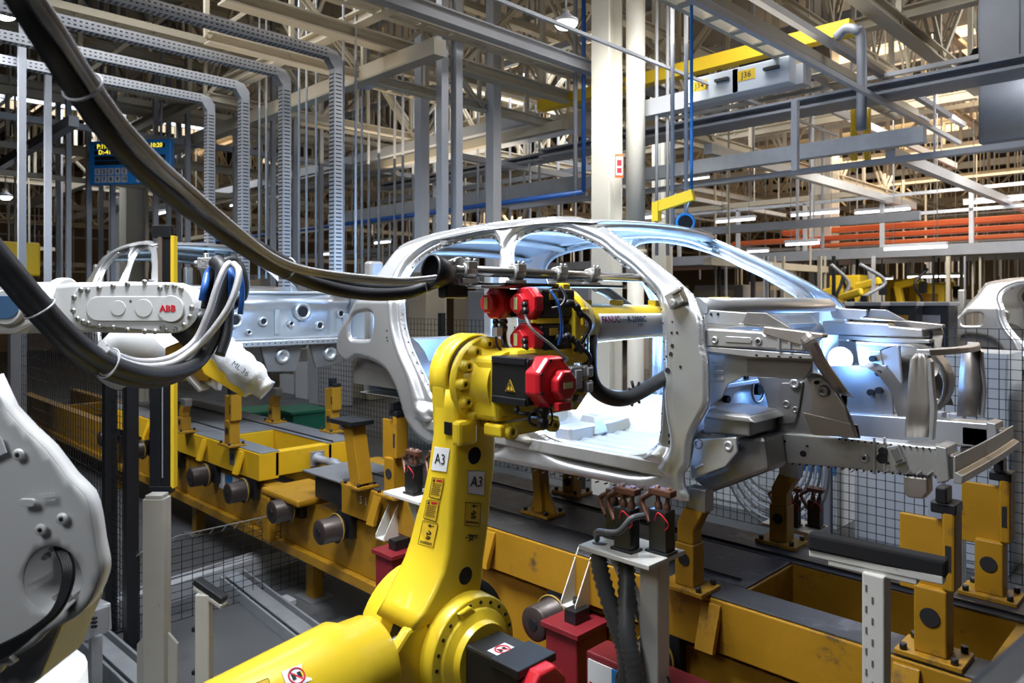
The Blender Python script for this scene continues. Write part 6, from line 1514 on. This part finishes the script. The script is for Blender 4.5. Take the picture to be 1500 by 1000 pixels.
# ================================================================== DISPLAY BOARD
c=PD(193,238,11.5); e=empty('display_board',c,'blue production display board hanging at the upper left','display')
al=(RV+VX*.25).normalized(); n=al.cross(UV).normalized(); n=-n if n.dot(FV)>0 else n
Wd,Hd=1.38,.68
mm=MB(); mm.obox(c,al,n,UV,Wd,.1,Hd); mm.build('case',BLUEB,e,bevel=.01); fo=n*.052
al_=al
for dy,w_,x_ in ((.245,.5,-.35),(.245,.5,.35),(.16,.45,-.38),(.07,1.2,0),(-.005,1.2,0)):
    mm=MB(); mm.obox(c+fo+UV*dy+al*x_,al,n,UV,w_,.004,.065); mm.build('display_strip',BLK,e)
for s,dy,x_ in (('P:193',.25,-.45),('D:-41',.16,-.42),('20  10:20',.245,.38),('MENA65L8  L9',.09,.12)):
    text(s,.095,c+n*.058+UV*dy+al*x_,al,UV,LEDY,'display_text',e,bold=.002)
for g_,x0 in ((0,-.6),(1,.12)):
    for i in range(5):
        for j in range(2):
            p=c+fo+al*(x0+.05+i*.115)+UV*(-.14-j*.12); mm=MB(); mm.obox(p,al,n,UV,.095,.004,.105); k=mm.build('number_tile',PIPEW,e)
            text(str(i+1+5*j),.085,p+n*.004,al,UV,INK,'tile_number',k,bold=.002)
for x_ in (-.5,.5): mm=MB(); mm.cyl(c+al*x_+UV*Hd/2,c+al*x_+UV*2.2,.02,8); mm.build('suspension_tube',GREYP,e)
# ================================================================== BACKGROUND MACHINES
random.seed(11)
def machine(px,py,d_,w,h,ma,lab,arm=True,nm='robot_cell'):
    c=PD(px,py,d_); z0=0
    e=empty(nm,(c.x,c.y,0),lab,'robot' if arm else 'machine')
    x,y=c.x,c.y; zt=c.z
    mm=MB(); mm.lathe((x,y,0),UV,[(0,w*.5),(.3,w*.45),(.32,w*.35),(zt-h,w*.3)],16); mm.build('base',ma,e)
    mm=MB(); mm.beam((x,y,zt-h),(x-w*.2,y,zt),w*.3,w*.35,VY); mm.build('lower_arm',ma,e,bevel=.03)
    mm=MB(); mm.beam((x-w*.3,y,zt),(x+w*.8,y-.1,zt+.1),w*.3,w*.35); mm.build('upper_arm',ma,e,bevel=.03)
    if ma is YELB: mm=MB(); mm.obox((x+w*.9,y-.1,zt-.05),VX,VY,UV,w*.3,w*.3,w*.5); mm.build('tool',BLK,e,bevel=.02)
k=0
for px,py,d_,w,h,ma,l in ((1210,432,14,.5,.6,YELB,'yellow robot behind the fence left of the windscreen corner'),(1322,418,15,.45,.5,YELB,'larger yellow robot in the background left of the pale car'),(1240,436,12,.35,.5,YELB,'small yellow robot right behind the windscreen pillar'),(1370,424,16,.5,.6,YELB,'yellow robot just left of the pale car'),(1265,420,13.2,.4,.5,YELB,'yellow robot in the background above the strut tower'),(170,305,15.5,.55,.9,GREYP,'grey tilted robot arm above the left car body')): machine(px,py,d_,w,h,ma,l)
# yellow cabinets far
for px,py,d_,w,h,l in ((1245,432,15,.6,.8,'yellow box unit far behind the windscreen corner'),(1325,430,16,.62,.62,'tall yellow box unit left of the pale car'),(1368,440,15,.5,.7,'small yellow box unit next to the pale car'),(25,380,11,.5,.5,'orange yellow box at the left edge above the white arm'),(1180,440,15,.4,.45,'yellow box unit seen past the windscreen')):
    c=PD(px,py,d_); e=empty('machine_unit',(c.x,c.y,0),l,'machine'); mm=MB(); mm.box(c.x-w/2,c.x+w/2,c.y-w/2,c.y+w/2,c.z-h/2,c.z+h/2); mm.build('housing',YELB,e,bevel=.03); mm=MB(); mm.box(c.x-.1,c.x+.1,c.y-.1,c.y+.1,0,c.z-h/2); mm.build('pedestal',GREYP,e); mm=MB(); mm.box(c.x-w*.3,c.x+w*.3,c.y-w/2-.02,c.y-w/2,c.z-h*.25,c.z+h*.2); mm.build('cover',YELS,e,bevel=.01)
# dense vertical posts / hoses in mid distance right
ms=[BLK,GREYP,PIPEW,CREAM,BLK,CREAM]
for i in range(78):
    px=1190+310*random.random() if i<56 else 1020+170*random.random(); d_=random.uniform(12,24); c=PD(px,400,d_); w_=random.uniform(.018,.06); z1=PD(px,375,d_).z
    beamobj(Vector((c.x,c.y,0)),Vector((c.x,c.y,min(z1,4.2))),w_,w_,ms[i%6],'equipment_post','slim upright post in the crowded right background','post','slim posts in the right background')
for i in range(6):
    px=1190+200*random.random(); d_=random.uniform(12,14); c=PD(px,440,d_)
    pts=[c+RV*random.uniform(-.25,.25)+UV*(.6-.3*j) for j in range(5)]; mm=MB(); mm.tube(spline(pts,5),.03,8); tag(mm.build('hanging_hose',ms[i%2]),'dark looping hose in the crowded right background','hose','looping hoses in the right background')
CAB=[]
def free(c,w_):
    if c.y<9.6 or abs(c.y-19)<2.2 and -16<c.x<12 and False: return False
    if (c-PD(196,440,15)).to_2d().length<1.6 or (c-PD(170,440,15.5)).to_2d().length<1.6: return False
    if any(abs(c.x-a.x)<(w_+b)/2+.1 and abs(c.y-a.y)<.8 for a,b in CAB): return False
    CAB.append((c.copy(),w_)); return True
for i in range(26):
    for _ in range(20):
        px=random.uniform(-40,860); d_=random.uniform(13,26); c=PD(px,random.uniform(385,440),d_); w_=random.uniform(.5,1.6)
        if free(c,w_): break
    else: continue
    mm=MB(); mm.box(c.x-w_/2,c.x+w_/2,c.y-.3,c.y+.3,0,max(.5,c.z)); tag(mm.build('equipment_cabinet',(CABW,GREYP,CREAM,PIPEW)[i%4],bevel=.02),'equipment cabinet in the far left background','cabinet','equipment cabinets in the far background')
for i in range(22):
    for _ in range(20):
        px=random.uniform(960,1500); d_=random.uniform(17,30); c=PD(px,random.uniform(410,455),d_); w_=random.uniform(.5,1.8)
        if free(c,w_): break
    else: continue
    mm=MB(); mm.box(c.x-w_/2,c.x+w_/2,c.y-.3,c.y+.3,0,max(.5,c.z)); tag(mm.build('equipment_cabinet',(CABW,ORANGE,CREAM,GREYP,PIPEW)[i%5],bevel=.02),'equipment cabinet in the far right background','cabinet','equipment cabinets in the far right background')
# far horizontal clutter: pipe runs and hanging steel between 2.7 m and 6 m
random.seed(5)
for i in range(70):
    d_=random.uniform(12,34); px=random.uniform(-100,1600); z=random.uniform(3.0,6.6); c=PD(px,400,d_); L=random.uniform(3,12); w_=random.uniform(.04,.14)
    ax=VX if random.random()<.62 else VY; c.z=z
    e=empty('overhead_pipe_run',c,'overhead pipe or tray run deep in the hall','pipe','overhead runs deep in the hall'); ma=(CREAM,PIPEW,GREYP,CREAM,GALV)[i%5]
    mm=MB(); mm.beam(c-ax*L/2,c+ax*L/2,w_,w_*random.uniform(.6,1.8)); mm.build('pipe_run',ma,e)
    for s_ in (-.35,.35): p=c+ax*L*s_; mm=MB(); mm.beam(p,(p.x,p.y,9.6),.025,.025,VY); mm.build('hanger',ma,e)
for i in range(110):
    d_=random.uniform(12,34); px=random.uniform(-60,1560); c=PD(px,400,d_); z0=random.uniform(2.9,3.8); z1=9.6; w_=random.uniform(.015,.05)
    beamobj(Vector((c.x,c.y,z0)),Vector((c.x,c.y,z1)),w_,w_,(CREAM,PIPEW,GREYP,CREAM,PIPEW)[i%5],'overhead_hanger','vertical hanger deep in the hall','hanger','vertical hangers deep in the hall')
# green robot plinth & pale robot behind left car
for px,py,l in ((372,612,'green machine base behind the yellow posts of skid 53'),(430,612,'green machine base right of the far yellow post')):
    c=PY(px,py,6.2); e=empty('green_plinth',(c.x,c.y,0),l,'base'); mm=MB(); mm.box(c.x-.35,c.x+.35,6.0,6.6,0,c.z+.12); mm.build('plinth',GREEN,e,bevel=.01); mm=MB(); mm.box(c.x-.4,c.x+.4,5.95,6.65,c.z+.12,c.z+.16); mm.build('top_plate',GREEN,e)

c=PD(1500,975,.95); mm=MB(); mm.obox(c+RV*.03-UV*.03,(RV+UV*.9).normalized(),FV,(UV-RV*.9).normalized(),.22,.1,.10); tag(mm.build('cable_guard',BLK,bevel=.03,seg=3),'blurred dark guard very close to the camera in the bottom right corner','guard')

for k_,(px,l) in enumerate(((1168,'low dark bin unit behind the cowl corner of the middle car'),(1220,'low dark bin unit below the small yellow robots'),(1272,'low dark bin unit above the strut tower'),(1322,'low dark bin unit below the yellow box unit'),(1368,'low dark bin unit beside the pale car'))):
    c=PD(px,448,10.8); e=empty('bin_unit',(c.x,c.y,0),l,'bin'); mm=MB(); mm.obox((c.x,c.y,c.z/2),VX,VY,UV,.5,.5,c.z); mm.build('bin_body',BLK,e,bevel=.02)
    mm=MB(); mm.obox((c.x+.0,c.y-.26,c.z-.2),VX,VY,UV,.3,.02,.14); mm.build('front_plate',(GREYP,YELS)[k_%2],e)
    mm=MB(); mm.obox((c.x,c.y,c.z+.03),VX,VY,UV,.54,.54,.06); mm.build('rim',GREYP,e,bevel=.01)
